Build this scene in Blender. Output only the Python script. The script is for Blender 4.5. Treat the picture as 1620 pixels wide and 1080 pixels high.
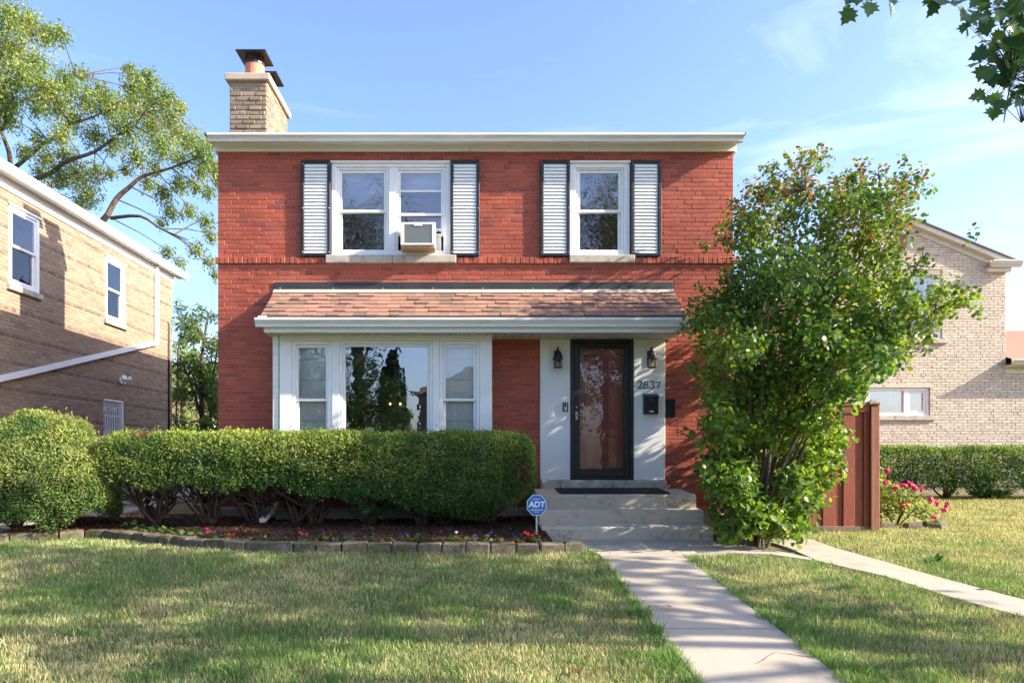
import bpy, math, random
import numpy as np
from mathutils import Vector, Matrix, Euler

for o in list(bpy.data.objects):
    bpy.data.objects.remove(o, do_unlink=True)
SC = bpy.context.scene
COL = SC.collection
rnd = random.Random(7)
rng = np.random.default_rng(11)
EYE = 1.13
TO_SUN = Vector((5.5, -1.2, 3.0)).normalized()

# ------------------------------------------------------------------ camera
cam_d = bpy.data.cameras.new("camera")
cam = bpy.data.objects.new("camera", cam_d)
COL.objects.link(cam)
cam.location = (0.0, -10.667, EYE)
cam.rotation_euler = (math.radians(90), 0, 0)
cam_d.sensor_width = 36.0
cam_d.lens = 36.0 * 1120 / 1620
cam_d.shift_x = 62 / 1620
cam_d.shift_y = 175 / 1620
cam_d.clip_start = 0.05
cam_d.clip_end = 900
SC.camera = cam

# ------------------------------------------------------------------ sky
world = bpy.data.worlds.new("World")
SC.world = world
world.use_nodes = True
wn, wl = world.node_tree.nodes, world.node_tree.links
wn.clear()
w_out = wn.new("ShaderNodeOutputWorld")
w_bg = wn.new("ShaderNodeBackground")
w_sky = wn.new("ShaderNodeTexSky")
w_sky.sky_type = 'NISHITA'
w_sky.sun_disc = False
w_sky.sun_elevation = math.asin(TO_SUN.z)
w_sky.sun_rotation = math.atan2(TO_SUN.x, TO_SUN.y)
w_sky.altitude = 200
w_sky.air_density = 1.0
w_sky.dust_density = 2.6
w_sky.ozone_density = 4.5
w_bg.inputs['Strength'].default_value = 0.128
w_tc = wn.new("ShaderNodeTexCoord")
# thin cirrus streaks over the whole sky
w_map = wn.new("ShaderNodeMapping")
w_map.inputs['Scale'].default_value = (1.1, 2.2, 5.5)
w_map.inputs['Rotation'].default_value = (0.25, 0.32, 0.4)
w_noise = wn.new("ShaderNodeTexNoise")
w_noise.inputs['Scale'].default_value = 1.5
w_noise.inputs['Detail'].default_value = 9
w_noise.inputs['Roughness'].default_value = 0.58
w_noise.inputs['Distortion'].default_value = 0.7
w_ramp = wn.new("ShaderNodeValToRGB")
w_ramp.color_ramp.elements[0].position = 0.53
w_ramp.color_ramp.elements[0].color = (0, 0, 0, 1)
w_ramp.color_ramp.elements[1].position = 0.78
w_ramp.color_ramp.elements[1].color = (0.22, 0.22, 0.22, 1)
w_mix = wn.new("ShaderNodeMix")
w_mix.data_type = 'RGBA'
w_mix.inputs[7].default_value = (6.5, 6.5, 7.2, 1)
wl.new(w_tc.outputs['Generated'], w_map.inputs['Vector'])
wl.new(w_map.outputs['Vector'], w_noise.inputs['Vector'])
wl.new(w_noise.outputs['Fac'], w_ramp.inputs['Fac'])
wl.new(w_ramp.outputs['Color'], w_mix.inputs[0])
w_tint = wn.new("ShaderNodeMix"); w_tint.data_type = 'RGBA'; w_tint.blend_type = 'MULTIPLY'
w_tint.inputs[0].default_value = 1.0
w_tint.inputs[7].default_value = (1.0, 0.94, 0.99, 1)
wl.new(w_sky.outputs['Color'], w_tint.inputs[6])
wl.new(w_tint.outputs[2], w_mix.inputs[6])
wl.new(w_mix.outputs[2], w_bg.inputs['Color'])
wl.new(w_bg.outputs['Background'], w_out.inputs['Surface'])

# ------------------------------------------------------------------ sun
sun_d = bpy.data.lights.new("sun", 'SUN')
sun_d.energy = 3.9
sun_d.angle = math.radians(0.55)
sun_d.color = (1.0, 0.88, 0.71)
sun = bpy.data.objects.new("sun", sun_d)
COL.objects.link(sun)
sun.rotation_euler = TO_SUN.to_track_quat('Z', 'Y').to_euler()
sun.location = (20, -10, 20)

vs = SC.view_settings
vs.view_transform = 'Standard'
vs.look = 'None'
vs.gamma = 1.0
vs.use_curve_mapping = False
vs.exposure = 1.82
SC.cycles.max_bounces = 8
SC.cycles.transparent_max_bounces = 12
SC.cycles.use_denoising = True

# ================================================================== helpers
def sh(nt, typ, **kw):
    n = nt.nodes.new(typ)
    for k, v in kw.items():
        setattr(n, k, v)
    return n

def lk(nt, a, b):
    nt.links.new(a, b)

def new_mat(name):
    m = bpy.data.materials.new(name)
    m.use_nodes = True
    nt = m.node_tree
    nt.nodes.clear()
    out = sh(nt, "ShaderNodeOutputMaterial")
    bs = sh(nt, "ShaderNodeBsdfPrincipled")
    lk(nt, bs.outputs[0], out.inputs[0])
    return m, nt, bs, out

def ramp(nt, cols, interp='LINEAR'):
    r = sh(nt, "ShaderNodeValToRGB")
    r.color_ramp.interpolation = interp
    el = r.color_ramp.elements
    n = len(cols)
    el[0].position = 0; el[0].color = (*cols[0], 1)
    el[1].position = 1; el[1].color = (*cols[-1], 1)
    for i in range(1, n - 1):
        e = el.new(i / (n - 1)); e.color = (*cols[i], 1)
    return r

def noise(nt, coord, scale, detail=4, rough=0.55, stretch=None):
    n = sh(nt, "ShaderNodeTexNoise")
    n.inputs['Scale'].default_value = scale
    n.inputs['Detail'].default_value = detail
    n.inputs['Roughness'].default_value = rough
    if stretch:
        mp = sh(nt, "ShaderNodeMapping")
        mp.inputs['Scale'].default_value = stretch
        lk(nt, coord, mp.inputs['Vector']); coord = mp.outputs[0]
    lk(nt, coord, n.inputs['Vector'])
    return n

def bump(nt, bs, h, strength, dist=0.01):
    b = sh(nt, "ShaderNodeBump")
    b.inputs['Strength'].default_value = strength
    b.inputs['Distance'].default_value = dist
    lk(nt, h, b.inputs['Height'])
    lk(nt, b.outputs[0], bs.inputs['Normal'])

def piece_random(nt):
    """one number per separate piece: object random + island random, wrapped"""
    oi = sh(nt, "ShaderNodeObjectInfo")
    ge = sh(nt, "ShaderNodeNewGeometry")
    m = sh(nt, "ShaderNodeMath", operation='MULTIPLY'); m.inputs[1].default_value = 7.31
    a = sh(nt, "ShaderNodeMath", operation='ADD')
    f = sh(nt, "ShaderNodeMath", operation='FRACT')
    lk(nt, oi.outputs['Random'], m.inputs[0])
    lk(nt, m.outputs[0], a.inputs[0])
    lk(nt, ge.outputs['Random Per Island'], a.inputs[1])
    lk(nt, a.outputs[0], f.inputs[0])
    return f.outputs[0]

def M_plain(name, c, rough=0.5, var=0.12, scale=6, bumpv=0.0, bscale=60, metal=0.0, spec=0.5, stretch=None, c2=None):
    m, nt, bs, out = new_mat(name)
    tc = sh(nt, "ShaderNodeNewGeometry")
    co = tc.outputs['Position']
    n = noise(nt, co, scale, 5, 0.6, stretch)
    lo = c2 if c2 else tuple(x * (1 - var) for x in c)
    hi = tuple(min(1, x * (1 + var * 0.6)) for x in c)
    r = ramp(nt, [lo, c, hi])
    mr = sh(nt, "ShaderNodeMapRange")
    mr.inputs[1].default_value = 0.28; mr.inputs[2].default_value = 0.72
    lk(nt, n.outputs['Fac'], mr.inputs[0])
    lk(nt, mr.outputs[0], r.inputs[0])
    lk(nt, r.outputs[0], bs.inputs['Base Color'])
    bs.inputs['Roughness'].default_value = rough
    bs.inputs['Metallic'].default_value = metal
    bs.inputs['Specular IOR Level'].default_value = spec
    if bumpv:
        nb = noise(nt, co, bscale, 4, 0.6, stretch)
        bump(nt, bs, nb.outputs['Fac'], bumpv, 0.004)
    return m

def M_pieces(name, cols, rough=0.8, fine=0.25, fscale=55, bumpv=0.4, spec=0.25, big=None, interp='LINEAR', stretch=None):
    """colour differs from piece to piece; fine grain and bump on top"""
    m, nt, bs, out = new_mat(name)
    co = sh(nt, "ShaderNodeNewGeometry").outputs['Position']
    r = ramp(nt, cols, interp)
    lk(nt, piece_random(nt), r.inputs[0])
    n = noise(nt, co, fscale, 5, 0.65, stretch)
    rr = ramp(nt, [(1 - fine,) * 3, (1.0,) * 3, (1 + fine * 0.6,) * 3])
    mr = sh(nt, "ShaderNodeMapRange")
    mr.inputs[1].default_value = 0.3; mr.inputs[2].default_value = 0.7
    lk(nt, n.outputs['Fac'], mr.inputs[0]); lk(nt, mr.outputs[0], rr.inputs[0])
    mx = sh(nt, "ShaderNodeMix", data_type='RGBA', blend_type='MULTIPLY')
    mx.inputs[0].default_value = 1.0
    lk(nt, r.outputs[0], mx.inputs[6]); lk(nt, rr.outputs[0], mx.inputs[7])
    last = mx.outputs[2]
    if big:
        n2 = noise(nt, co, big[0], 5, 0.62)
        r2 = ramp(nt, [big[1], (1, 1, 1)])
        m2 = sh(nt, "ShaderNodeMapRange")
        m2.inputs[1].default_value = 0.35; m2.inputs[2].default_value = 0.6
        lk(nt, n2.outputs['Fac'], m2.inputs[0]); lk(nt, m2.outputs[0], r2.inputs[0])
        mx2 = sh(nt, "ShaderNodeMix", data_type='RGBA', blend_type='MULTIPLY')
        mx2.inputs[0].default_value = 1.0
        lk(nt, last, mx2.inputs[6]); lk(nt, r2.outputs[0], mx2.inputs[7])
        last = mx2.outputs[2]
    lk(nt, last, bs.inputs['Base Color'])
    bs.inputs['Roughness'].default_value = rough
    bs.inputs['Specular IOR Level'].default_value = spec
    bump(nt, bs, n.outputs['Fac'], bumpv, 0.004)
    return m

def M_leaf(name, trans=0.35, rough=0.45, spec=0.35, tint=(1.25, 1.25, 0.6)):
    """colour comes from the mesh attribute; light passes through the blade"""
    m, nt, bs, out = new_mat(name)
    at = sh(nt, "ShaderNodeAttribute"); at.attribute_name = "Col"
    lk(nt, at.outputs['Color'], bs.inputs['Base Color'])
    bs.inputs['Roughness'].default_value = rough
    bs.inputs['Specular IOR Level'].default_value = spec
    tl = sh(nt, "ShaderNodeBsdfTranslucent")
    mm = sh(nt, "ShaderNodeMix", data_type='RGBA', blend_type='MULTIPLY')
    mm.inputs[0].default_value = 1.0
    mm.inputs[7].default_value = (*tint, 1)
    lk(nt, at.outputs['Color'], mm.inputs[6])
    lk(nt, mm.outputs[2], tl.inputs['Color'])
    ms = sh(nt, "ShaderNodeMixShader"); ms.inputs[0].default_value = trans
    lk(nt, bs.outputs[0], ms.inputs[1]); lk(nt, tl.outputs[0], ms.inputs[2])
    lk(nt, ms.outputs[0], out.inputs[0])
    return m

def M_glass(name, tint=(0.72, 0.76, 0.75), base=0.16, wav=0.0):
    m = bpy.data.materials.new(name); m.use_nodes = True
    nt = m.node_tree; nt.nodes.clear()
    out = sh(nt, "ShaderNodeOutputMaterial")
    tr = sh(nt, "ShaderNodeBsdfTransparent"); tr.inputs[0].default_value = (*tint, 1)
    gl = sh(nt, "ShaderNodeBsdfGlossy"); gl.inputs['Roughness'].default_value = 0.0
    gl.inputs['Color'].default_value = (0.95, 0.96, 1.0, 1)
    fr = sh(nt, "ShaderNodeFresnel"); fr.inputs[0].default_value = 1.5
    ad = sh(nt, "ShaderNodeMath", operation='ADD'); ad.use_clamp = True
    ad.inputs[1].default_value = base
    lk(nt, fr.outputs[0], ad.inputs[0])
    if wav:
        co = sh(nt, "ShaderNodeNewGeometry").outputs['Position']
        n = noise(nt, co, 5.0, 2, 0.4)
        b = sh(nt, "ShaderNodeBump"); b.inputs['Strength'].default_value = wav; b.inputs['Distance'].default_value = 0.02
        lk(nt, n.outputs['Fac'], b.inputs['Height']); lk(nt, b.outputs[0], gl.inputs['Normal'])
    mx = sh(nt, "ShaderNodeMixShader")
    lk(nt, ad.outputs[0], mx.inputs[0]); lk(nt, tr.outputs[0], mx.inputs[1]); lk(nt, gl.outputs[0], mx.inputs[2])
    lk(nt, mx.outputs[0], out.inputs[0])
    return m

def M_emit(name, c, s):
    m = bpy.data.materials.new(name); m.use_nodes = True
    nt = m.node_tree; nt.nodes.clear()
    out = sh(nt, "ShaderNodeOutputMaterial"); e = sh(nt, "ShaderNodeEmission")
    e.inputs[0].default_value = (*c, 1); e.inputs[1].default_value = s
    lk(nt, e.outputs[0], out.inputs[0])
    return m

# ------------------------------------------------------------------ mesh building
class MB:
    def __init__(self):
        self.v = []; self.f = []
    def quad_strip(self, rings, close=True):
        pass
    def box(self, x0, x1, y0, y1, z0, z1, c=0.0):
        """box; c > 0 chamfers all edges"""
        if x1 < x0: x0, x1 = x1, x0
        if y1 < y0: y0, y1 = y1, y0
        if z1 < z0: z0, z1 = z1, z0
        b = len(self.v)
        c = min(c, (x1 - x0) * .45, (y1 - y0) * .45, (z1 - z0) * .45)
        if c <= 0:
            self.v += [(x0,y0,z0),(x1,y0,z0),(x1,y1,z0),(x0,y1,z0),(x0,y0,z1),(x1,y0,z1),(x1,y1,z1),(x0,y1,z1)]
            self.f += [tuple(b+i for i in q) for q in ((0,3,2,1),(4,5,6,7),(0,1,5,4),(1,2,6,5),(2,3,7,6),(3,0,4,7))]
            return self
        # 24 verts : for each corner three (one per axis pushed in)
        idx = {}
        for ix, X in enumerate((x0, x1)):
            for iy, Y in enumerate((y0, y1)):
                for iz, Z in enumerate((z0, z1)):
                    sx = c if ix == 0 else -c; sy = c if iy == 0 else -c; sz = c if iz == 0 else -c
                    idx[(ix,iy,iz,0)] = len(self.v); self.v.append((X, Y+sy, Z+sz))
                    idx[(ix,iy,iz,1)] = len(self.v); self.v.append((X+sx, Y, Z+sz))
                    idx[(ix,iy,iz,2)] = len(self.v); self.v.append((X+sx, Y+sy, Z))
        g = idx
        def F(*k): self.f.append(tuple(g[q] for q in k))
        F((0,0,0,0),(0,0,1,0),(0,1,1,0),(0,1,0,0)); F((1,0,0,0),(1,1,0,0),(1,1,1,0),(1,0,1,0))
        F((0,0,0,1),(1,0,0,1),(1,0,1,1),(0,0,1,1)); F((0,1,0,1),(0,1,1,1),(1,1,1,1),(1,1,0,1))
        F((0,0,0,2),(0,1,0,2),(1,1,0,2),(1,0,0,2)); F((0,0,1,2),(1,0,1,2),(1,1,1,2),(0,1,1,2))
        for z in (0,1):
            for y in (0,1):
                k = ((0,y,z,1),(1,y,z,1),(1,y,z,2),(0,y,z,2)); F(*(k if (y+z)%2 else k[::-1]))
        for z in (0,1):
            for x in (0,1):
                k = ((x,0,z,0),(x,1,z,0),(x,1,z,2),(x,0,z,2)); F(*(k[::-1] if (x+z)%2 else k))
        for y in (0,1):
            for x in (0,1):
                k = ((x,y,0,0),(x,y,1,0),(x,y,1,1),(x,y,0,1)); F(*(k if (x+y)%2 else k[::-1]))
        for x in (0,1):
            for y in (0,1):
                for z in (0,1):
                    k = ((x,y,z,0),(x,y,z,1),(x,y,z,2)); F(*(k if (x+y+z)%2 else k[::-1]))
        return self
    def prism_x(self, prof, x0, x1, caps=True):
        """profile [(y,z)] run along x"""
        b = len(self.v); n = len(prof)
        self.v += [(x0, p[0], p[1]) for p in prof] + [(x1, p[0], p[1]) for p in prof]
        for i in range(n):
            j = (i + 1) % n
            self.f.append((b+i, b+j, b+n+j, b+n+i))
        if caps:
            self.f.append(tuple(b+i for i in range(n))[::-1]); self.f.append(tuple(b+n+i for i in range(n)))
        return self
    def prism_y(self, prof, y0, y1):
        """profile [(x,z)] run along y"""
        b = len(self.v); n = len(prof)
        self.v += [(p[0], y0, p[1]) for p in prof] + [(p[0], y1, p[1]) for p in prof]
        for i in range(n):
            j = (i + 1) % n
            self.f.append((b+i, b+j, b+n+j, b+n+i))
        self.f.append(tuple(b+i for i in range(n))[::-1]); self.f.append(tuple(b+n+i for i in range(n)))
        return self
    def prism_z(self, prof, z0, z1):
        b = len(self.v); n = len(prof)
        self.v += [(p[0], p[1], z0) for p in prof] + [(p[0], p[1], z1) for p in prof]
        for i in range(n):
            j = (i + 1) % n
            self.f.append((b+i, b+j, b+n+j, b+n+i))
        self.f.append(tuple(b+i for i in range(n))[::-1]); self.f.append(tuple(b+n+i for i in range(n)))
        return self
    def tube(self, pts, radii, n=6, cap=True):
        pts = [Vector(p) for p in pts]
        if not hasattr(radii, '__len__'): radii = [radii] * len(pts)
        b = len(self.v); up = Vector((0.13, 0.31, 0.94)); prev = None
        for i, p in enumerate(pts):
            t = (pts[min(i+1, len(pts)-1)] - pts[max(i-1, 0)])
            t = t.normalized() if t.length > 1e-9 else Vector((0,0,1))
            if prev is None:
                a = t.cross(up)
                if a.length < 1e-3: a = t.cross(Vector((1,0,0)))
            else:
                a = prev - t * prev.dot(t)
            a.normalize(); prev = a; c = t.cross(a)
            for k in range(n):
                q = 2*math.pi*k/n
                self.v.append(tuple(p + (a*math.cos(q) + c*math.sin(q)) * radii[i]))
        for i in range(len(pts)-1):
            for k in range(n):
                k2 = (k+1) % n
                self.f.append((b+i*n+k, b+i*n+k2, b+(i+1)*n+k2, b+(i+1)*n+k))
        if cap:
            self.f.append(tuple(b+k for k in range(n))[::-1])
            self.f.append(tuple(b+(len(pts)-1)*n+k for k in range(n)))
        return self
    def lathe(self, prof, cx, cy, n=12):
        """prof [(r,z)]"""
        b = len(self.v); m = len(prof)
        for r, z in prof:
            for k in range(n):
                q = 2*math.pi*(k+.5)/n
                self.v.append((cx + r*math.cos(q), cy + r*math.sin(q), z))
        for i in range(m-1):
            for k in range(n):
                k2 = (k+1) % n
                self.f.append((b+i*n+k, b+i*n+k2, b+(i+1)*n+k2, b+(i+1)*n+k))
        self.f.append(tuple(b+k for k in range(n))[::-1]); self.f.append(tuple(b+(m-1)*n+k for k in range(n)))
        return self
    def poly(self, pts):
        b = len(self.v); self.v += [tuple(p) for p in pts]; self.f.append(tuple(range(b, b+len(pts)))); return self
    def frame(self, x0, x1, z0, z1, y0, y1, w, c=0.004, sill=None):
        """rectangular ring of four butted bars"""
        s = w if sill is None else sill
        self.box(x0, x0+w, y0, y1, z0, z1, c); self.box(x1-w, x1, y0, y1, z0, z1, c)
        self.box(x0+w, x1-w, y0+.001, y1, z1-w, z1, c); self.box(x0+w, x1-w, y0+.001, y1, z0, z0+s, c)
        return self
    def mesh(self, name):
        me = bpy.data.meshes.new(name); me.from_pydata(self.v, [], self.f); me.update(); return me

def obj(name, data, mat=None, parent=None, loc=None, smooth=False, rot=None):
    if isinstance(data, MB): data = data.mesh(name)
    o = bpy.data.objects.new(name, data); COL.objects.link(o)
    if mat and not data.materials: data.materials.append(mat)
    if parent: o.parent = parent
    if loc is not None: o.location = loc
    if rot is not None: o.rotation_euler = rot
    if smooth:
        data.polygons.foreach_set('use_smooth', [True]*len(data.polygons))
    return o

def thing(name, label, cat, loc=(0,0,0), rz=0, group=None):
    o = bpy.data.objects.new(name, None); COL.objects.link(o)
    o.empty_display_size = 0.2
    o.location = loc; o.rotation_euler = (0, 0, rz)
    tag(o, label, cat, group)
    return o

def tag(o, label=None, cat=None, group=None, kind=None):
    if label: o['label'] = label
    if cat: o['category'] = cat
    if group: o['group'] = group
    if kind: o['kind'] = kind
    return o

def grp(name, parent, loc=(0,0,0), label=None):
    o = bpy.data.objects.new(name, None); COL.objects.link(o)
    o.empty_display_size = 0.1; o.parent = parent; o.location = loc
    if label: o['label'] = label
    return o

def np_mesh(name, V, F, col=None, smooth=False):
    """V (n,3), F (m,k) index array"""
    me = bpy.data.meshes.new(name)
    V = np.ascontiguousarray(V, dtype=np.float32); F = np.ascontiguousarray(F, dtype=np.int32)
    m, k = F.shape
    me.vertices.add(len(V)); me.vertices.foreach_set('co', V.ravel())
    me.loops.add(m*k); me.loops.foreach_set('vertex_index', F.ravel())
    me.polygons.add(m)
    me.polygons.foreach_set('loop_start', np.arange(0, m*k, k, dtype=np.int32))
    me.polygons.foreach_set('loop_total', np.full(m, k, dtype=np.int32))
    if smooth: me.polygons.foreach_set('use_smooth', np.ones(m, dtype=bool))
    me.update(calc_edges=True)
    if col is not None:
        a = me.attributes.new('Col', 'FLOAT_COLOR', 'POINT')
        c = np.ones((len(V), 4), dtype=np.float32); c[:, :3] = col
        a.data.foreach_set('color', c.ravel())
    return me

def sinnoise(P, scale, seed=0, octaves=3):
    """cheap smooth noise about -1..1 for arrays of points"""
    r = np.random.default_rng(seed); out = np.zeros(len(P)); amp = 1.0; tot = 0
    for o in range(octaves):
        s = 0
        for k in range(4):
            d = r.normal(size=P.shape[1]); d /= np.linalg.norm(d)
            s = s + np.sin((P @ d) * scale * (2**o) * 2*math.pi * r.uniform(.7, 1.3) + r.uniform(0, 6.28))
        out += amp * s / 2.2; tot += amp; amp *= .55
    return out / tot

def unit(v):
    return v / np.maximum(np.linalg.norm(v, axis=-1, keepdims=True), 1e-9)

def scatter(tv, tf, P, N, S, col, spin=None, twist=None):
    """copies of a template (x = along the leaf, z = its normal) at P with normals N, sizes S -> V, F, C"""
    n = len(P)
    N = unit(N)
    R = rng.normal(size=(n, 3)) if spin is None else spin
    T = unit(R - N * np.sum(R*N, axis=1, keepdims=True))
    B = np.cross(N, T)
    tv = np.asarray(tv, dtype=float); k = len(tv)
    V = (T[:, None, :]*tv[None, :, 0:1] + B[:, None, :]*tv[None, :, 1:2] + N[:, None, :]*tv[None, :, 2:3]) * S[:, None, None] + P[:, None, :]
    tf = np.asarray(tf, dtype=np.int64)
    F = (tf[None, :, :] + (np.arange(n)*k)[:, None, None]).reshape(-1, tf.shape[1])
    C = np.repeat(col, k, axis=0)
    return V.reshape(-1, 3), F, C, T, B, N

LEAF_V = [(0,0,0),(.45,.22,.05),(1,0,-.06),(.45,-.22,.05)]
LEAF_F = [(0,1,2),(0,2,3)]
ROUND_V = [(0,0,0),(.22,.34,.06),(.62,.44,.07),(1.0,.16,-.03),(1.0,-.16,-.03),(.62,-.44,.07),(.22,-.34,.06),(.55,0,-.02)]
ROUND_F = [(0,7,1),(1,7,2),(2,7,3),(3,7,4),(4,7,5),(5,7,6),(6,7,0)]
# five-lobed maple leaf
_mp = [(0,0),(.10,.10),(.02,.36),(.20,.30),(.24,.52),(.40,.40),(.56,.62),(.60,.34),(.66,.26),(.80,.26),(.82,.14),(1.05,0)]
_mp = _mp + [(x, -y) for x, y in _mp[-2:0:-1]]
MAPLE_V = [(x, y, .12*abs(y) - .10*x*x) for x, y in _mp] + [(.45, 0, -.03)]
MAPLE_F = [(i, (i+1) % len(_mp), len(_mp)) for i in range(len(_mp))]

def mixcol(a, b, t):
    return np.asarray(a)[None, :]*(1-t)[:, None] + np.asarray(b)[None, :]*t[:, None]

def gz(Y):
    """ground height: level by the house, falling to the pavement, rising slightly to the back"""
    Y = np.asarray(Y, dtype=float)
    return 0.02*np.maximum(Y, 0) - 0.085*np.clip(-2.5-Y, 0, 5.5)
def gzf(y): return float(gz(y))

# ================================================================== materials
M = {}
M['red_brick'] = M_pieces('red_painted_brick', [(.33,.075,.046),(.43,.098,.056),(.38,.088,.052),(.46,.118,.066),(.25,.070,.056),(.42,.100,.058),(.36,.082,.050),(.40,.105,.070)], rough=.62, fine=.25, fscale=45, bumpv=.35, spec=.3, big=(1.1,(.80,.78,.76)))
M['red_mortar'] = M_plain('red_mortar', (.46,.16,.11), rough=.85, var=.25, scale=14, bumpv=.3, bscale=120)
M['tan_brick'] = M_pieces('tan_brick', [(.265,.20,.138),(.345,.262,.185),(.31,.232,.16),(.375,.285,.20),(.275,.205,.145),(.325,.248,.175),(.235,.175,.125)], rough=.85, fine=.3, fscale=40, bumpv=.5, spec=.15)
M['dark_brick'] = M_pieces('dark_header_brick', [(.14,.105,.08),(.25,.19,.135),(.18,.135,.10),(.27,.205,.145),(.155,.12,.09)], rough=.85, fine=.25, bumpv=.4, spec=.15)
M['tan_mortar'] = M_plain('tan_mortar', (.27,.225,.175), rough=.9, var=.2, scale=10, bumpv=.3, bscale=120)
M['cream_brick'] = M_pieces('cream_brick', [(.53,.455,.36),(.61,.53,.425),(.57,.49,.39),(.65,.575,.46),(.54,.46,.355),(.60,.52,.415),(.49,.415,.33)], rough=.85, fine=.2, fscale=40, bumpv=.4, spec=.15)
M['cream_mortar'] = M_plain('cream_mortar', (.40,.335,.265), rough=.9, var=.25, scale=10)
M['chimney_brick'] = M_pieces('chimney_brick', [(.27,.21,.15),(.35,.28,.205),(.31,.25,.185),(.24,.18,.13),(.33,.265,.195)], rough=.9, fine=.4, fscale=35, bumpv=.9, spec=.1)
M['chimney_mortar'] = M_plain('chimney_mortar', (.35,.30,.24), rough=.9, var=.25, scale=14, bumpv=.5, bscale=80)
M['white'] = M_plain('white_paint', (.78,.79,.78), rough=.45, var=.06, scale=3, bumpv=.05, bscale=90)
M['white_vinyl'] = M_plain('white_vinyl', (.80,.81,.80), rough=.35, var=.05, scale=4)
M['gutter'] = M_plain('gutter_white', (.74,.75,.73), rough=.4, var=.12, scale=2.2, c2=(.60,.60,.56), stretch=(.6,1,6))
M['soffit'] = M_plain('soffit_cream', (.62,.58,.48), rough=.55, var=.08, scale=5)
M['stucco'] = M_plain('white_stucco', (.76,.77,.75), rough=.75, var=.05, scale=4, bumpv=.25, bscale=140)
M['black_metal'] = M_plain('black_metal', (.012,.012,.014), rough=.45, var=.2, scale=8, bumpv=.05)
M['black_trim'] = M_plain('black_trim', (.010,.013,.019), rough=.5, var=.2, scale=8)
M['flash_black'] = M_plain('black_flashing', (.030,.031,.034), rough=.62, var=.5, scale=3.5, c2=(.018,.018,.02), stretch=(1,1,3))
M['flash_tan'] = M_plain('tan_flashing', (.47,.40,.34), rough=.6, var=.1, scale=4)
M['shingle'] = M_pieces('red_asphalt_shingle', [(.30,.17,.12),(.36,.21,.15),(.22,.14,.11),(.33,.19,.135),(.18,.12,.098),(.32,.18,.13),(.26,.16,.12)], rough=.95, fine=.35, fscale=160, bumpv=.5, spec=.1)
M['roof_dark'] = M_plain('dark_shingle', (.10,.075,.06), rough=.95, var=.3, scale=25)
M['roof_pink'] = M_pieces('pink_shingle', [(.30,.165,.12),(.35,.20,.145),(.26,.145,.11)], rough=.95, fine=.3, fscale=90, bumpv=.4, spec=.1)
M['limestone'] = M_plain('limestone_sill', (.44,.40,.33), rough=.85, var=.3, scale=9, bumpv=.4, bscale=90, c2=(.26,.23,.19))
M['glass'] = M_glass('window_glass', tint=(.94,.96,.95), base=.17, wav=.05)
M['glass_screen'] = M_glass('screened_glass', tint=(.72,.72,.73), base=.05, wav=.16)
M['glass_up'] = M_glass('upper_window_glass', tint=(.90,.89,.9), base=.11, wav=.16)
M['glass_side'] = M_glass('side_light_glass', tint=(.97,.98,.97), base=.05, wav=.05)
M['glass_door'] = M_glass('storm_door_glass', tint=(.98,.97,.96), base=.0, wav=.05)
M['blind_brown'] = M_pieces('brown_blind', [(.36,.21,.13),(.42,.25,.16)], rough=.6, fine=.1, bumpv=.05)
M['blind_white'] = M_pieces('white_blind', [(.55,.55,.54),(.60,.60,.58)], rough=.6, fine=.06, bumpv=.02)
M['shade_grey'] = M_plain('grey_fabric_shade', (.78,.79,.77), rough=.9, var=.1, scale=20)
M['curtain'] = M_plain('pale_curtain', (.40,.40,.37), rough=.9, var=.1, scale=20)
M['interior'] = M_plain('interior_plaster', (.42,.36,.28), rough=.9, var=.05)
M['door_red'] = M_plain('oxblood_door', (.34,.095,.080), rough=.4, var=.12, scale=4, bumpv=.03)
M['terracotta'] = M_plain('terracotta_flue', (.52,.22,.13), rough=.8, var=.15, scale=8)
M['concrete_cap'] = M_plain('concrete_cap', (.46,.38,.29), rough=.9, var=.15, scale=8, bumpv=.4, bscale=60)
M['bark'] = M_plain('bark', (.075,.052,.038), rough=.95, var=.45, scale=18, bumpv=.8, bscale=30, stretch=(1,1,.25))
M['bark_light'] = M_plain('bark_pale', (.10,.075,.052), rough=.95, var=.4, scale=9, bumpv=.8, bscale=14, stretch=(1,1,.3))
M['stem_grey'] = M_plain('stem_grey', (.10,.075,.055), rough=.95, var=.4, scale=20, bumpv=.7, bscale=30, stretch=(1,1,.25))
M['leaf_hedge'] = M_leaf('yew_leaf', .34, .5, .3)
M['leaf_shrub'] = M_leaf('shrub_leaf', .50, .42, .4)
M['leaf_tree'] = M_leaf('tree_leaf', .38, .5, .3)
M['leaf_maple'] = M_leaf('maple_leaf', .35, .4, .4)
M['grass'] = M_leaf('grass_blade', .30, .55, .2, (1.15, 1.2, .6))
M['petal'] = M_leaf('petal', .3, .6, .2, (1.1, 1.0, 1.0))
M['fence'] = M_pieces('stained_cedar', [(.23,.062,.040),(.28,.080,.050),(.25,.070,.044)], rough=.7, fine=.35, fscale=14, bumpv=.3, spec=.3, stretch=(6,6,.35))
M['fence_post'] = M_plain('weathered_cedar', (.25,.105,.065), rough=.8, var=.3, scale=14, stretch=(5,5,.3), bumpv=.3, bscale=20)
M['old_wood'] = M_plain('grey_wood', (.20,.14,.095), rough=.9, var=.35, scale=14, bumpv=.4, bscale=30)
M['sign_blue'] = M_plain('sign_blue', (.02,.16,.50), rough=.35, var=.04)
M['sign_white'] = M_plain('sign_white', (.82,.83,.84), rough=.4, var=.03)
M['steel'] = M_plain('painted_stake', (.62,.60,.56), rough=.5, var=.15, scale=20)
M['chrome'] = M_plain('brushed_nickel', (.55,.53,.5), rough=.3, var=.05, metal=1)
M['ac_grey'] = M_plain('ac_grille', (.26,.29,.30), rough=.5, var=.08)
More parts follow.
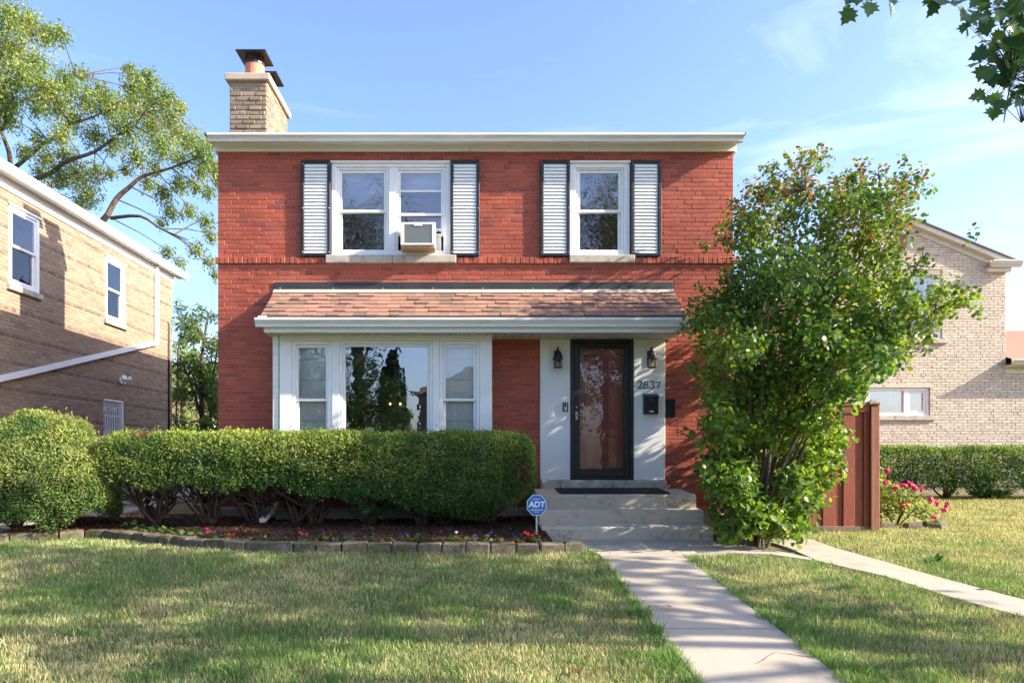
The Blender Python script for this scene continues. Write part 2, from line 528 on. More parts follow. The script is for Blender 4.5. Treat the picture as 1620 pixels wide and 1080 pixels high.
M['ac_white'] = M_plain('ac_plastic', (.77,.77,.75), rough=.4, var=.05)
M['ac_rust'] = M_plain('ac_base', (.42,.28,.17), rough=.7, var=.3, scale=12)
M['rubber'] = M_plain('rubber_mat', (.018,.018,.018), rough=.8, var=.3, scale=20)
M['candle'] = M_plain('candle_bulb', (.68,.60,.36), rough=.5, var=.05)
M['lamp_glass'] = M_glass('lantern_glass', tint=(.80,.78,.68), base=.08)

def M_concrete(name, c, dark, patch=1.3, sc=7):
    m, nt, bs, out = new_mat(name)
    co = sh(nt, "ShaderNodeNewGeometry").outputs['Position']
    n1 = noise(nt, co, patch, 6, .62); n2 = noise(nt, co, sc, 6, .7); n3 = noise(nt, co, 110, 4, .7)
    r1 = ramp(nt, [dark, c, tuple(x*1.12 for x in c)])
    mr = sh(nt, "ShaderNodeMapRange"); mr.inputs[1].default_value = .28; mr.inputs[2].default_value = .66
    ad = sh(nt, "ShaderNodeMath", operation='MULTIPLY_ADD'); ad.inputs[1].default_value = .55
    ml = sh(nt, "ShaderNodeMath", operation='MULTIPLY'); ml.inputs[1].default_value = .45
    lk(nt, n2.outputs['Fac'], ml.inputs[0]); lk(nt, n1.outputs['Fac'], ad.inputs[0]); lk(nt, ml.outputs[0], ad.inputs[2])
    lk(nt, ad.outputs[0], mr.inputs[0]); lk(nt, mr.outputs[0], r1.inputs[0])
    rr = ramp(nt, [(.8,.8,.8),(1,1,1),(1.1,1.1,1.1)]); lk(nt, n3.outputs['Fac'], rr.inputs[0])
    mx = sh(nt, "ShaderNodeMix", data_type='RGBA', blend_type='MULTIPLY'); mx.inputs[0].default_value = 1
    lk(nt, r1.outputs[0], mx.inputs[6]); lk(nt, rr.outputs[0], mx.inputs[7])
    lk(nt, mx.outputs[2], bs.inputs['Base Color'])
    bs.inputs['Roughness'].default_value = .9; bs.inputs['Specular IOR Level'].default_value = .2
    bump(nt, bs, n3.outputs['Fac'], .25, .003)
    return m
M['walk'] = M_concrete('walk_concrete', (.375,.33,.265), (.22,.185,.145), 1.6, 9)
M['steps'] = M_concrete('step_concrete', (.50,.43,.33), (.12,.09,.06), 4.2, 13)
M['block'] = M_pieces('edging_block', [(.15,.125,.10),(.20,.17,.13),(.13,.11,.09),(.175,.15,.115)], rough=.95, fine=.5, fscale=26, bumpv=1.0, spec=.1, big=(5, (.62,.72,.45)))
M['found'] = M_concrete('foundation_concrete', (.32,.29,.25), (.16,.15,.12), 2.5, 10)
M['street_wall'] = M_plain('street_house_brick', (.20,.165,.135), rough=.9, var=.2, scale=3)
M['asphalt'] = M_plain('asphalt', (.055,.055,.055), rough=.95, var=.2, scale=30, bumpv=.3, bscale=150)

def M_ground(name, cols, s1, s2, bumpv=.6):
    m, nt, bs, out = new_mat(name)
    co = sh(nt, "ShaderNodeNewGeometry").outputs['Position']
    n1 = noise(nt, co, s1, 6, .65); n2 = noise(nt, co, s2, 5, .7)
    r = ramp(nt, cols)
    ad = sh(nt, "ShaderNodeMath", operation='MULTIPLY_ADD'); ad.inputs[1].default_value = .5
    ml = sh(nt, "ShaderNodeMath", operation='MULTIPLY'); ml.inputs[1].default_value = .5
    lk(nt, n2.outputs['Fac'], ml.inputs[0]); lk(nt, n1.outputs['Fac'], ad.inputs[0]); lk(nt, ml.outputs[0], ad.inputs[2])
    mr = sh(nt, "ShaderNodeMapRange"); mr.inputs[1].default_value = .32; mr.inputs[2].default_value = .68
    lk(nt, ad.outputs[0], mr.inputs[0]); lk(nt, mr.outputs[0], r.inputs[0])
    lk(nt, r.outputs[0], bs.inputs['Base Color'])
    bs.inputs['Roughness'].default_value = .95; bs.inputs['Specular IOR Level'].default_value = .1
    bump(nt, bs, n2.outputs['Fac'], bumpv, .02)
    return m
M['turf'] = M_ground('turf', [(.07,.075,.03),(.11,.125,.05),(.17,.16,.075),(.22,.19,.10)], 1.4, 60)
M['mulch'] = M_ground('mulch', [(.022,.014,.010),(.05,.03,.02),(.085,.048,.03),(.12,.06,.038)], 9, 70, 1.0)
# ================================================================== ground, paths, road
def point_in(poly, X, Y):
    inside = np.zeros(len(X), dtype=bool); n = len(poly)
    for i in range(n):
        x0, y0 = poly[i]; x1, y1 = poly[(i+1) % n]
        c = ((y0 > Y) != (y1 > Y)) & (X < (x1-x0)*(Y-y0)/((y1-y0) if y1 != y0 else 1e-9) + x0)
        inside ^= c
    return inside

ys = np.array([-400,-120,-60,-36,-30,-24,-16,-12,-9,-8,-7,-6,-5,-4,-3,-2.5,-2,0,4,8,14,25,60,140,400], dtype=float)
xs = np.array([-400,-150,-60,-30,-20,-12,-8,-4,0,4,8,12,20,30,60,150,400], dtype=float)
zz = np.where(ys > 14, gz(14.0), gz(ys))
V = np.array([(x, y, z - .02) for y, z in zip(ys, zz) for x in xs])
F = np.array([(j*len(xs)+i, j*len(xs)+i+1, (j+1)*len(xs)+i+1, (j+1)*len(xs)+i) for j in range(len(ys)-1) for i in range(len(xs)-1)])
ground = tag(obj('ground', np_mesh('ground', V, F), M['turf']), kind='structure')

def slab_poly(name, pts, parent, mat=None, top=.012, thick=.09):
    """concrete slab following the ground"""
    mb = MB(); n = len(pts)
    mb.v += [(x, y, gzf(y)+top) for x, y in pts] + [(x, y, gzf(y)+top-thick) for x, y in pts]
    mb.f.append(tuple(range(n)))
    for i in range(n):
        j = (i+1) % n; mb.f.append((i, n+i, n+j, j))
    return obj(name, mb, mat or M['walk'], parent)

front_walk = grp('front_walk', None); tag(front_walk, 'pale concrete front walk of slabs leading up to the porch steps', kind='structure')
WX0, WX1 = 1.42, 2.34
cuts = [-1.60, -2.86, -4.02, -5.24, -6.45, -7.66, -8.87]
for a, b in zip(cuts[:-1], cuts[1:]):
    nseg = 3
    if a == -1.60:
        pts = [(.90,-1.60),(.90,-1.74),(1.30,-2.42),(1.415,-2.75),(WX0,b+.010),(WX1,b+.010),(2.345,-2.70),(3.04,-1.98),(3.04,-1.60)]
        slab_poly('slab', pts, front_walk)
    else:
        slab_poly('slab', [(WX0,a-.010),(WX0,b+.010),(WX1,b+.010),(WX1,a-.010)], front_walk)
# link piece and the side path that leads to the gate
slab_poly('slab', [(2.355,-2.71),(2.36,-2.87),(2.86,-2.68),(3.33,-2.74),(3.66,-3.02),(3.70,-2.93),(3.52,-2.62),(3.36,-2.30),(3.17,-2.08),(3.05,-1.99)], front_walk)
def crack(pts, parent, w=.005):
    mb = MB(); rc = random.Random(len(pts)*7)
    P = []
    for (x0, y0), (x1, y1) in zip(pts[:-1], pts[1:]):
        for k in range(6): P.append((x0+(x1-x0)*k/6+rc.uniform(-.012,.012), y0+(y1-y0)*k/6+rc.uniform(-.012,.012)))
    for i in range(len(P)-1):
        (x0, y0), (x1, y1) = P[i], P[i+1]; l = math.hypot(x1-x0, y1-y0) or 1; nx, ny = -(y1-y0)/l*w*rc.uniform(.4,1), (x1-x0)/l*w*rc.uniform(.4,1)
        mb.poly([(x0-nx, y0-ny, gzf(y0)+.0145), (x0+nx, y0+ny, gzf(y0)+.0145), (x1+nx, y1+ny, gzf(y1)+.0145), (x1-nx, y1-ny, gzf(y1)+.0145)])
    return obj('crack', mb, M['mulch'], parent)
crack([(2.30,-2.55),(2.62,-2.18),(2.80,-1.95)], front_walk)
crack([(1.43,-4.70),(1.75,-4.62),(2.02,-4.78)], front_walk, .003)
crack([(2.33,-5.85),(2.10,-5.72),(1.86,-5.98)], front_walk, .003)
side_path = grp('side_path', None); tag(side_path, 'worn concrete side path curving from the gate past the big shrub', kind='structure')
L = [(3.73,-1.40),(3.72,-2.3),(3.72,-3.06),(4.07,-3.67),(4.24,-4.38),(4.46,-4.96),(4.80,-5.75),(5.3,-6.7)]
R = [(4.40,-1.40),(4.26,-2.3),(4.40,-3.02),(4.58,-3.72),(4.78,-4.35),(5.02,-4.9),(5.38,-5.6),(5.9,-6.5)]
for i in (0, 2, 4, 5, 6):
    j = {0:2, 2:4, 4:5, 5:6, 6:7}[i]
    slab_poly('slab', L[i:j+1] + R[i:j+1][::-1], side_path, top=.010)
gang = grp('gangway', None); tag(gang, 'narrow concrete passage between the tan house and the red house', kind='structure')
for k in range(9):
    y0 = -.4 + k*1.3
    slab_poly('slab', [(-7.5,y0),(-6.1,y0),(-6.1,y0+1.29),(-7.5,y0+1.29)], gang, top=.03)
pave = grp('pavement', None); tag(pave, 'public concrete pavement behind the viewer', kind='structure')
for k in range(-14, 15):
    slab_poly('slab', [(k*1.5,-12.2),(k*1.5+1.49,-12.2),(k*1.5+1.49,-10.7),(k*1.5,-10.7)], pave)
road = MB(); road.box(-120, 120, -24, -16, -.7, -.50); tag(obj('road', road, M['asphalt']), kind='structure')
kerb = MB(); kerb.box(-120, 120, -16, -15.8, -.7, -.40, .02); kerb.box(-120, 120, -24.2, -24, -.7, -.40, .02); tag(obj('kerb', kerb, M['walk']), kind='structure')

# mulch bed between edging and house
EDGE = [(-6.9,-1.95),(-6.3,-1.92),(-5.91,-1.82),(-5.63,-1.75),(-5.39,-1.63),(-5.18,-1.45),(-4.89,-1.38),(-4.45,-1.58),(-3.75,-2.06),(-3.07,-2.43),(-2.52,-2.55),(-1.78,-2.61),(-.91,-2.64),(.09,-2.67),(.87,-2.67),(1.27,-2.60)]
ex = np.array([p[0] for p in EDGE]); ey = np.array([p[1] for p in EDGE])
bx = np.linspace(-6.1, .93, 150); bt = np.linspace(0, 1, 46)
V = []; F = []
for t in bt:
    y0 = np.interp(bx, ex, ey) + .10
    Y = y0 + (0.3 - y0)*t
    Z = gz(Y) + .09 + .07*np.clip(t*1.6, 0, 1) + .014*sinnoise(np.stack([bx, Y], 1), 1.3, 3) + rng.normal(0, .006, len(bx))
    V.append(np.stack([bx, Y, Z], 1))
V = np.concatenate(V); n = len(bx)
F = np.array([(j*n+i, j*n+i+1, (j+1)*n+i+1, (j+1)*n+i) for j in range(len(bt)-1) for i in range(n-1)])
tag(obj('flower_bed', np_mesh('flower_bed', V, F), M['mulch']), 'dark mulch bed under the hedge in front of the house', kind='structure')

def bed_z(x, y):
    e = float(np.interp(x, ex, ey)); t = (y - e)/(0.3 - e)
    return gzf(y) + .09 + .07*min(max(t*1.6, 0), 1)

# edging of split-face blocks
edging = thing('garden_edging', 'curved row of grey-brown split-face concrete blocks edging the mulch bed', 'edging')
seg = np.hypot(np.diff(ex), np.diff(ey)); cum = np.concatenate([[0], np.cumsum(seg)])
s = 0.0
while s < cum[-1]:
    ln = .285 + rnd.uniform(-.025, .02)
    a = np.array([np.interp(s, cum, ex), np.interp(s, cum, ey)]); b = np.array([np.interp(min(s+ln, cum[-1]), cum, ex), np.interp(min(s+ln, cum[-1]), cum, ey)])
    c = (a+b)/2; ang = math.atan2(b[1]-a[1], b[0]-a[0]); real = np.hypot(*(b-a))
    if real > .12:
        mb = MB(); mb.box(-real/2+.004, real/2-.004, -.02, .15, -.06, .115, .016)
        me = mb.mesh('block')
        for v in me.vertices:
            if v.co.y < .02: v.co.y += rnd.uniform(-.016, .016)
            v.co.x += rnd.uniform(-.005, .005); v.co.z += rnd.uniform(-.006, .006)
        tilt = rnd.uniform(-.02, .02)
        o = obj('block', me, M['block'], edging, (c[0], c[1], gzf(c[1]) + .002 - .01*rnd.random()), rot=(0, tilt, ang + rnd.uniform(-.04, .04)))
    s += ln

# ================================================================== brick walls
def brick_mesh(w, h, d, c=.004):
    """front-facing brick, centre at origin in x,z; back at y=0, face at y=-d"""
    mb = MB(); b = 0
    w2, h2 = w/2, h/2
    for (e, y) in ((0, .0), (0, -d+c), (c, -d)):
        mb.v += [(-w2+e, y, -h2+e), (w2-e, y, -h2+e), (w2-e, y, h2-e), (-w2+e, y, h2-e)]
    for r in range(2):
        for k in range(4):
            k2 = (k+1) % 4; mb.f.append((r*4+k, r*4+k2, r*4+4+k2, r*4+4+k))
    mb.f.append((8, 9, 10, 11))
    return mb

def lay_bricks(u0f, u1f, v0, v1, holes, course=.0667, length=.213, joint=.011, header_every=6, seed=1, proud=(.005,.011), all_headers=False):
    """returns (u, v, w, h, d, is_header) for every brick of a wall, openings left out"""
    r = random.Random(seed); out = []; n = int((v1 - v0)/course)
    for i in range(n):
        vc = v0 + (i+.5)*course
        a, b = u0f(vc), u1f(vc)
        spans = [(a, b)]
        for (hu0, hu1, hv0, hv1) in holes:
            if hv0 - .01 < vc < hv1 + .01:
                ns = []
                for (p, q) in spans:
                    if hu1 <= p or hu0 >= q: ns.append((p, q)); continue
                    if hu0 > p: ns.append((p, hu0))
                    if hu1 < q: ns.append((hu1, q))
                spans = ns
        flem = header_every and (i % header_every == header_every-2)
        u = a - (length*.5 if i % 2 else 0) - (length*.25 if flem else 0)
        k = 0
        cells = []
        while u < b:
            hd_ = flem and (all_headers or k % 2)
            L_ = length*.5 if hd_ else length
            cells.append((u, u+L_, hd_)); u += L_; k += 1
        for (p, q) in spans:
            for (c0, c1, hd) in cells:
                d0, d1 = max(c0, p), min(c1, q)
                if d1 - d0 > .035:
                    out.append(((d0+d1)/2, vc, d1-d0-joint, course-joint, r.uniform(*proud), bool(hd)))
    return out

def build_bricks(parent, bricks, mat, single, seed=2, mat_head=None, y=0.0, name='brick', field='brick_field'):
    """`single` best bricks as objects of their own, the rest joined"""
    r = random.Random(seed); cache = {}
    sset = set(single)
    rest = {0: MB(), 1: MB()}
    for i, (u, v, w, h, d, hd) in enumerate(bricks):
        m = mat_head if (hd and mat_head) else mat
        if i in sset:
            key = (round(w, 3), round(d, 3), m.name)
            if key not in cache:
                me = brick_mesh(w, h, d).mesh(name); me.materials.append(m); cache[key] = me
            obj(name, cache[key], None, parent, (u, y, v))
        else:
            mb = rest[1 if (hd and mat_head) else 0]; t = brick_mesh(w, h, d); b = len(mb.v)
            j = [r.uniform(-.0015, .0015) for _ in range(4)]
            mb.v += [(x+u, yy+y + (j[k % 4] if yy < -.001 else 0), z+v) for k, (x, yy, z) in enumerate(t.v)]
            mb.f += [tuple(b+q for q in f) for f in t.f]
    for k, mb in rest.items():
        if mb.f:
            o = obj(field if k == 0 else 'header_field', mb, mat if k == 0 else mat_head, parent); o['kind'] = 'stuff'

def wall_panel(name, u0, u1, v0, v1, holes, mat, parent, y0=0.0, y1=.22):
    """solid wall with rectangular openings, cut into butted boxes"""
    mb = MB(); us = sorted({u0, u1, *[h[0] for h in holes], *[h[1] for h in holes]})
    us = [u for u in us if u0 <= u <= u1]
    for a, b in zip(us[:-1], us[1:]):
        m = (a+b)/2
        cuts = sorted([(h[2], h[3]) for h in holes if h[0] < m < h[1]])
        z = v0
        for c0, c1 in cuts:
            if c0 > z: mb.box(a, b, y0, y1, z, c0)
            z = max(z, c1)
        if z < v1: mb.box(a, b, y0, y1, z, v1)
    return obj(name, mb, mat, parent)

def gutter_mb(x0, x1, yb, zb, zt, w):
    """K-style gutter running along x: back at y=yb, front lip at yb-w"""
    p = [(yb, zt), (yb, zb), (yb-w*.55, zb), (yb-w*.62, zb+.035), (yb-w*.78, zb+.06), (yb-w*.97, zt-.035), (yb-w, zt-.03), (yb-w, zt), (yb-w+.018, zt), (yb-w+.02, zt-.025), (yb-.02, zt-.03), (yb-.02, zt)]
    return MB().prism_x(p, x0, x1)

def double_hung(parent, x0, x1, z0, z1, y, glass, casing=.05, name=None, blinds=None, fw=.045, up_frac=.5):
    """casing ring, two sashes (upper proud of the lower) and a pane in each; y = outer face"""
    w = grp(name, parent) if name else parent
    f = MB(); f.frame(x0, x1, z0, z1, y, y+.11, casing, .006); obj('frame', f, M['white_vinyl'], w)
    a0, a1, b0, b1 = x0+casing, x1-casing, z0+casing, z1-casing
    mid = b0 + (b1-b0)*(1-up_frac)
    s = MB(); s.frame(a0, a1, mid-.02, b1, y+.022, y+.056, fw, .004); obj('upper_sash', s, M['white_vinyl'], w)
    s = MB(); s.frame(a0+.002, a1-.002, b0, mid+.022, y+.058, y+.094, fw, .004); obj('lower_sash', s, M['white_vinyl'], w)
    g = MB(); g.box(a0+fw-.004, a1-fw+.004, y+.036, y+.041, mid-.02+fw-.004, b1-fw+.004); obj('pane', g, glass, w)
    g = MB(); g.box(a0+fw-.004, a1-fw+.004, y+.074, y+.079, b0+fw-.004, mid+.022-fw+.004); obj('pane', g, M['glass_screen'] if glass is M['glass_up'] else glass, w)
    if blinds:
        mb = MB(); z = b0+.03
        while z < b1-.02:
            mb.box(a0+.03, a1-.03, y+.15, y+.153, z, z+.026); z += .0285
        o = obj('blind', mb, blinds, w)
    return w

# ================================================================== THE RED BRICK HOUSE
house = thing('brick_house', 'two-storey red painted brick house with white bay window and chimney', 'house')
HX0, HX1 = -3.838, 3.924
H_TOP = 5.67
W1 = (-2.128, -.332, 4.085, 5.49)      # double window opening
W2 = (1.457, 2.362, 4.085, 5.49)       # single window opening
DOOR = (1.467, 2.41, .711, 2.822)
BAY = (-2.78, .27, .95, 2.78)
holes = [W1, W2, DOOR, BAY]
wall = wall_panel('wall', HX0, HX1, -.2, H_TOP, holes, M['red_mortar'], house)
wl2 = MB(); wl2.box(HX0, HX0+.22, .22, 9.0, -.2, H_TOP); wl2.box(HX1-.22, HX1, .22, 9.0, -.2, H_TOP); wl2.box(HX0+.22, HX1-.22, 8.78, 9.0, -.2, H_TOP)
obj('side_wall', wl2, M['red_mortar'], house)
BAND0, BAND1 = 3.962, 4.056
lay_h = holes + [(HX0-1, HX1+1, BAND0-.01, BAND1+.008), (1.01, 2.90, .55, 2.83), (W1[0]-.06, W1[1]+.06, W1[2]-.03, W1[2]+.02), (W2[0]-.02, W2[1]+.02, W2[2]-.03, W2[2]+.02), (-2.99, 3.03, 3.03, 3.69)]
bricks = lay_bricks(lambda v: HX0-.004, lambda v: HX1+.004, .32, H_TOP-.01, lay_h, seed=3, proud=(.003,.0075), joint=.009)
def keyf(i):
    u, v, w, h, d, hd = bricks[i]
    bad = 10 if v < 4.06 or w < .15 else 0
    for a, b in ((-2.58,-2.12),(-.34,.11),(1.0,1.46),(2.36,2.83),(W1[0],W1[1]),(W2[0],W2[1])):
        if a < u < b: bad += 10
    return bad + abs(v-4.75) + .12*abs(u-.6)
order = sorted(range(len(bricks)), key=keyf)
build_bricks(wall, bricks, M['red_brick'], order[:215], seed=5)
# rowlock band between the storeys, broken by the limestone sills
bw = .0705
u = HX0 - .035
k = 0
sills = [(-2.21, -.25), (1.45, 2.43)]
rb_mesh = [brick_mesh(bw-.008, BAND1-BAND0, d, .005).mesh('brick') for d in (.040, .044, .047)]
for me in rb_mesh: me.materials.append(M['red_brick'])
while u < HX1 + .03:
    c = u + bw/2
    if not any(a - .03 < c < b + .03 for a, b in sills):
        obj('brick', rb_mesh[k % 3], None, wall, (c, 0, (BAND0+BAND1)/2 + rnd.uniform(-.003, .003)))
    u += bw; k += 1
for x0, x1 in ((HX0-.03, sills[0][0]-.02), (sills[0][1]+.02, sills[1][0]-.02), (sills[1][1]+.02, HX1+.03)):
    mb = MB(); mb.box(x0, x1, -.034, 0, BAND0+.006, BAND1-.006); obj('band_mortar', mb, M['red_mortar'], house)
mb = MB(); mb.box(-2.205, -1.21, -.075, .12, 3.965, 4.083, .008); mb.box(-1.204, -.25, -.073, .12, 3.967, 4.083, .008); obj('sill', mb, M['limestone'], house)
mb = MB(); mb.box(1.45, 2.43, -.075, .12, 3.968, 4.083, .008); obj('sill', mb, M['limestone'], house)

# double window: outer casing, mullion, two units
wd = grp('window', house, label='double sash window with the cooling unit in its right half')
mb = MB(); mb.frame(W1[0], W1[1], W1[2], W1[3], -.02, .16, .075, .006); mb.box(-1.265, -1.165, -.012, .16, W1[2]+.075, W1[3]-.075, .006)
mb.box(W1[0]-.01, W1[1]+.01, -.05, -.021, W1[3]-.02, W1[3]+.012, .006); obj('frame', mb, M['white_vinyl'], wd)
double_hung(wd, -2.053, -1.266, W1[2]+.03, W1[3]-.075, .0, M['glass_up'], casing=.035, blinds=M['blind_brown'], fw=.042)
# right unit: three-track storm window with bars
mb = MB(); mb.frame(-1.164, -.407, W1[2]+.03, W1[3]-.075, .0, .11, .035, .006)
mb.frame(-1.128, -.443, 4.70, 5.378, .022, .055, .036, .004); mb.box(-1.092, -.479, .024, .052, 5.055, 5.085, .004)
mb.box(-1.128, -1.09, .06, .09, 4.40, 4.75, .004); mb.box(-.481, -.443, .06, .09, 4.40, 4.75, .004)
mb.box(-1.128, -.443, .058, .09, 4.475, 4.52, .004); mb.box(-1.128, -.443, .066, .1, 4.408, 4.44, .004)
obj('frame', mb, M['white_vinyl'], wd)
mb = MB(); mb.box(-1.09, -.481, .037, .041, 4.735, 5.34); obj('pane', mb, M['glass_up'], wd)
mb = MB(); mb.box(-1.09, -.481, .073, .077, 4.51, 4.74); obj('pane', mb, M['glass_up'], wd)
for x0, x1 in ((-1.09, -1.05), (-.565, -.48)):
    mb = MB(); mb.box(x0, x1, .078, .083, 4.15, 4.41); obj('side_filler', mb, M['ac_white'], wd)
mb = MB(); z = 4.2
while z < 5.35:
    mb.box(-1.1, -.47, .15, .153, z, z+.026); z += .0285
obj('blind', mb, M['blind_brown'], wd)

# pale panels added behind the upper sashes, standing in for reflected sky
mb = MB(); mb.box(-1.98, -1.335, .118, .121, 4.80, 5.40); mb.box(-1.98, -1.335, .112, .127, 4.785, 4.80, .003); obj('sky_reflection_panel', mb, M['white_vinyl'], wd)
mb = MB(); mb.box(-1.095, -.475, .118, .121, 5.10, 5.40); obj('sky_reflection_panel', mb, M['white_vinyl'], wd)

# single window
ws = grp('window', house, label='single sash window with brown blind on the right')
mb = MB(); mb.frame(W2[0], W2[1], W2[2], W2[3], -.02, .16, .085, .006); mb.box(W2[0]-.01, W2[1]+.01, -.05, -.021, W2[3]-.02, W2[3]+.012, .006)
obj('frame', mb, M['white_vinyl'], ws)
double_hung(ws, W2[0]+.085, W2[1]-.085, W2[2]+.03, W2[3]-.075, .0, M['glass_up'], casing=.035, blinds=M['blind_brown'], fw=.042)

# shutters
slat_me = MB().box(-.172, .172, -.004, .004, -.032, .032, .003).mesh('slat'); slat_me.materials.append(M['white_vinyl'])
def shutter(x0, x1, label):
    s_ = grp('shutter', house, label=label)
    z0, z1 = 4.068, 5.502
    mb = MB(); mb.frame(x0, x1, z0, z1, -.062, -.012, .046, .005); obj('frame', mb, M['black_trim'], s_)
    mb = MB(); mb.box(x0+.046, x1-.046, -.022, -.014, z0+.046, z1-.046); obj('back_panel', mb, M['white_vinyl'], s_)
    n = 26; p = (z1-z0-.092)/n
    for i in range(n):
        obj('slat', slat_me, None, s_, ((x0+x1)/2, -.040, z0+.046+p*(i+.5)), rot=(math.radians(-22), 0, 0))
    mb = MB()
    for zz_ in (z0+.06, (z0+z1)/2, z1-.06):
        for xx in (x0+.023, x1-.023): mb.box(xx-.006, xx+.006, -.066, -.060, zz_-.006, zz_+.006, .002)
    obj('screws', mb, M['chrome'], s_)
shutter(-2.573, -2.136, 'leftmost white louvred shutter with black frame')
shutter(-.336, .101, 'louvred shutter right of the double window')
shutter(1.014, 1.455, 'louvred shutter left of the single window')
shutter(2.372, 2.826, 'rightmost louvred shutter with black frame')

# eaves: frieze, gutter, roof
mb = MB(); mb.box(HX0-.03, -.05, -.045, 0, 5.642, 5.80, .004); mb.box(-.046, 1.75, -.044, 0, 5.643, 5.80, .004); mb.box(1.754, HX1+.025, -.045, 0, 5.642, 5.80, .004)
obj('frieze_board', mb, M['white'], house)
mb = MB(); mb.box(HX0-.05, HX1+.05, -.19, .0, 5.735, 5.76, .003); obj('soffit', mb, M['gutter'], house)
obj('gutter', gutter_mb(HX0-.06, HX1+.055, -.19, 5.70, 5.805, .115), M['gutter'], house)
mb = MB(); mb.box(HX0-.05, HX0, 0, 9.05, 5.64, 5.80, .004); mb.box(HX1, HX1+.05, 0, 9.05, 5.64, 5.80, .004); obj('frieze_board', mb, M['gutter'], house)
mb = MB(); a, b = HX0-.12, HX1+.10
y0, y1 = -.24, 9.2; zr = 5.835; rise = 1.25
mb.v += [(a,y0,zr-.03),(b,y0,zr-.03),(b,y1,zr-.03),(a,y1,zr-.03),(a,y0,zr),(b,y0,zr),(b,y1,zr),(a,y1,zr),(-.2,3.7,zr+rise),(.3,5.2,zr+rise)]
mb.f += [(0,3,2,1),(0,1,5,4),(1,2,6,5),(2,3,7,6),(3,0,4,7),(4,5,9,8),(5,6,9),(6,7,8,9),(7,4,8)]
obj('roof', mb, M['roof_dark'], house)
mb = MB(); mb.box(HX0+.22, HX1-.22, .22, 8.78, .45, .60); mb.box(HX0+.22, HX1-.22, .22, 8.78, 3.15, 3.35); mb.box(HX0+.22, HX1-.22, .22, 8.78, 5.55, 5.62); mb.box(-3.5, 3.6, 4.2, 4.3, .6, 3.15); mb.box(-3.5, 3.6, 3.4, 3.5, 3.35, 5.55)
mb.box(.7, .8, .22, 4.2, .6, 3.15); mb.box(.6, .7, .22, 3.4, 3.35, 5.55)
obj('interior', mb, M['interior'], house)

# chimney
CX0, CX1, CY0, CY1 = -4.04, -3.42, 1.10, 2.36
ch = grp('chimney', house, label='tan brick chimney with concrete cap and clay flues')
mb = MB(); mb.box(CX0, CX1, CY0, CY1, 4.9, 7.28); obj('core', mb, M['chimney_mortar'], ch)
cb = lay_bricks(lambda v: CX0, lambda v: CX1, 6.1, 7.28, [], course=.078, length=.215, joint=.014, header_every=5, seed=9, proud=(.006,.022))
for (u, v, w, h, d, hd) in cb:
    obj('brick', brick_mesh(w, h, d, .008).mesh('brick'), M['chimney_brick'], ch, (u, CY0, v))
cb = lay_bricks(lambda v: CY0, lambda v: CY1, 6.1, 7.28, [], course=.078, length=.215, joint=.014, header_every=5, seed=10, proud=(.006,.016))
for (u, v, w, h, d, hd) in cb:
    obj('brick', brick_mesh(w, h, d, .008).mesh('brick'), M['chimney_brick'], ch, (CX1, u, v), rot=(0, 0, math.pi/2))
mb = MB(); mb.box(CX0-.065, CX1+.06, CY0-.07, CY1+.07, 7.28, 7.40, .015); obj('cap', mb, M['concrete_cap'], ch)
for (fx, fy, s_) in ((-3.72, 1.42, 1.0), (-3.70, 2.02, .9)):
    zf = 7.40 + .34*s_
    fl = MB(); fl.lathe([(.165*s_, 7.38), (.16*s_, zf), (.14*s_, zf), (.13*s_, zf-.1)], fx, fy, 20); obj('flue', fl, M['terracotta'], ch)
    c_ = MB(); zl = zf + .10*s_; h_ = .25
    c_.v += [(fx+sx_*h_, fy+sy_*h_, zz__) for zz__ in (zl, zl+.022) for sx_, sy_ in ((-1,-1),(1,-1),(1,1),(-1,1))] + [(fx, fy, zl+.075)]
    c_.f += [(0,3,2,1),(0,1,5,4),(1,2,6,5),(2,3,7,6),(3,0,4,7),(4,5,8),(5,6,8),(6,7,8),(7,4,8)]
    obj('flue_hood', c_, M['black_metal'], ch)
    g_ = MB()
    for q in range(16):
        an = 2*math.pi*q/16; rr = .15*s_
        g_.tube([(fx+rr*math.cos(an), fy+rr*math.sin(an), zf-.02), (fx+rr*math.cos(an), fy+rr*math.sin(an), zl+.005)], .008, 4)
    g_.lathe([(.172*s_, zf-.03), (.172*s_, zf-.005), (.158*s_, zf-.005), (.158*s_, zf-.03)], fx, fy, 16)
    obj('cage', g_, M['black_metal'], ch)

# porch roof ---------------------------------------------------------
PX0, PX1 = -2.985, 3.02
porch = grp('porch_roof', house, label='lean-to roof of terracotta shingles over the bay and door')
ang = math.atan2(3.545-3.045, .70-.02)
mb = MB(); mb.prism_x([(0, 3.53), (-.02, 3.53), (-.70, 3.03), (-.70, 2.995), (0, 3.45)], PX0+.01, PX1-.01); obj('deck', mb, M['old_wood'], porch)
mb = MB()
for a, b in ((PX0, -1.1), (-1.096, .45), (.454, 2.0), (2.004, PX1-.01)):
    mb.box(a, b, -.022, 0, 3.565, 3.685, .003)
obj('flashing', mb, M['flash_black'], porch)
mb = MB(); mb.prism_x([(-.0225, 3.575), (-.09, 3.522), (-.094, 3.512), (-.09, 3.508), (-.0225, 3.56)], PX0-.005, PX1); obj('flashing_strip', mb, M['flash_tan'], porch)
mb = MB()
for x in (-2.9, -2.1, -1.35, -.6, .15, .9, 1.6, 2.3, 2.95):
    mb.box(x-.008, x+.008, -.027, -.022, 3.585, 3.601, .003)
obj('nails', mb, M['chrome'], porch)
rows = 6; t0, t1 = .075, .855; step = (t1-t0)/rows
sh_cache = {}
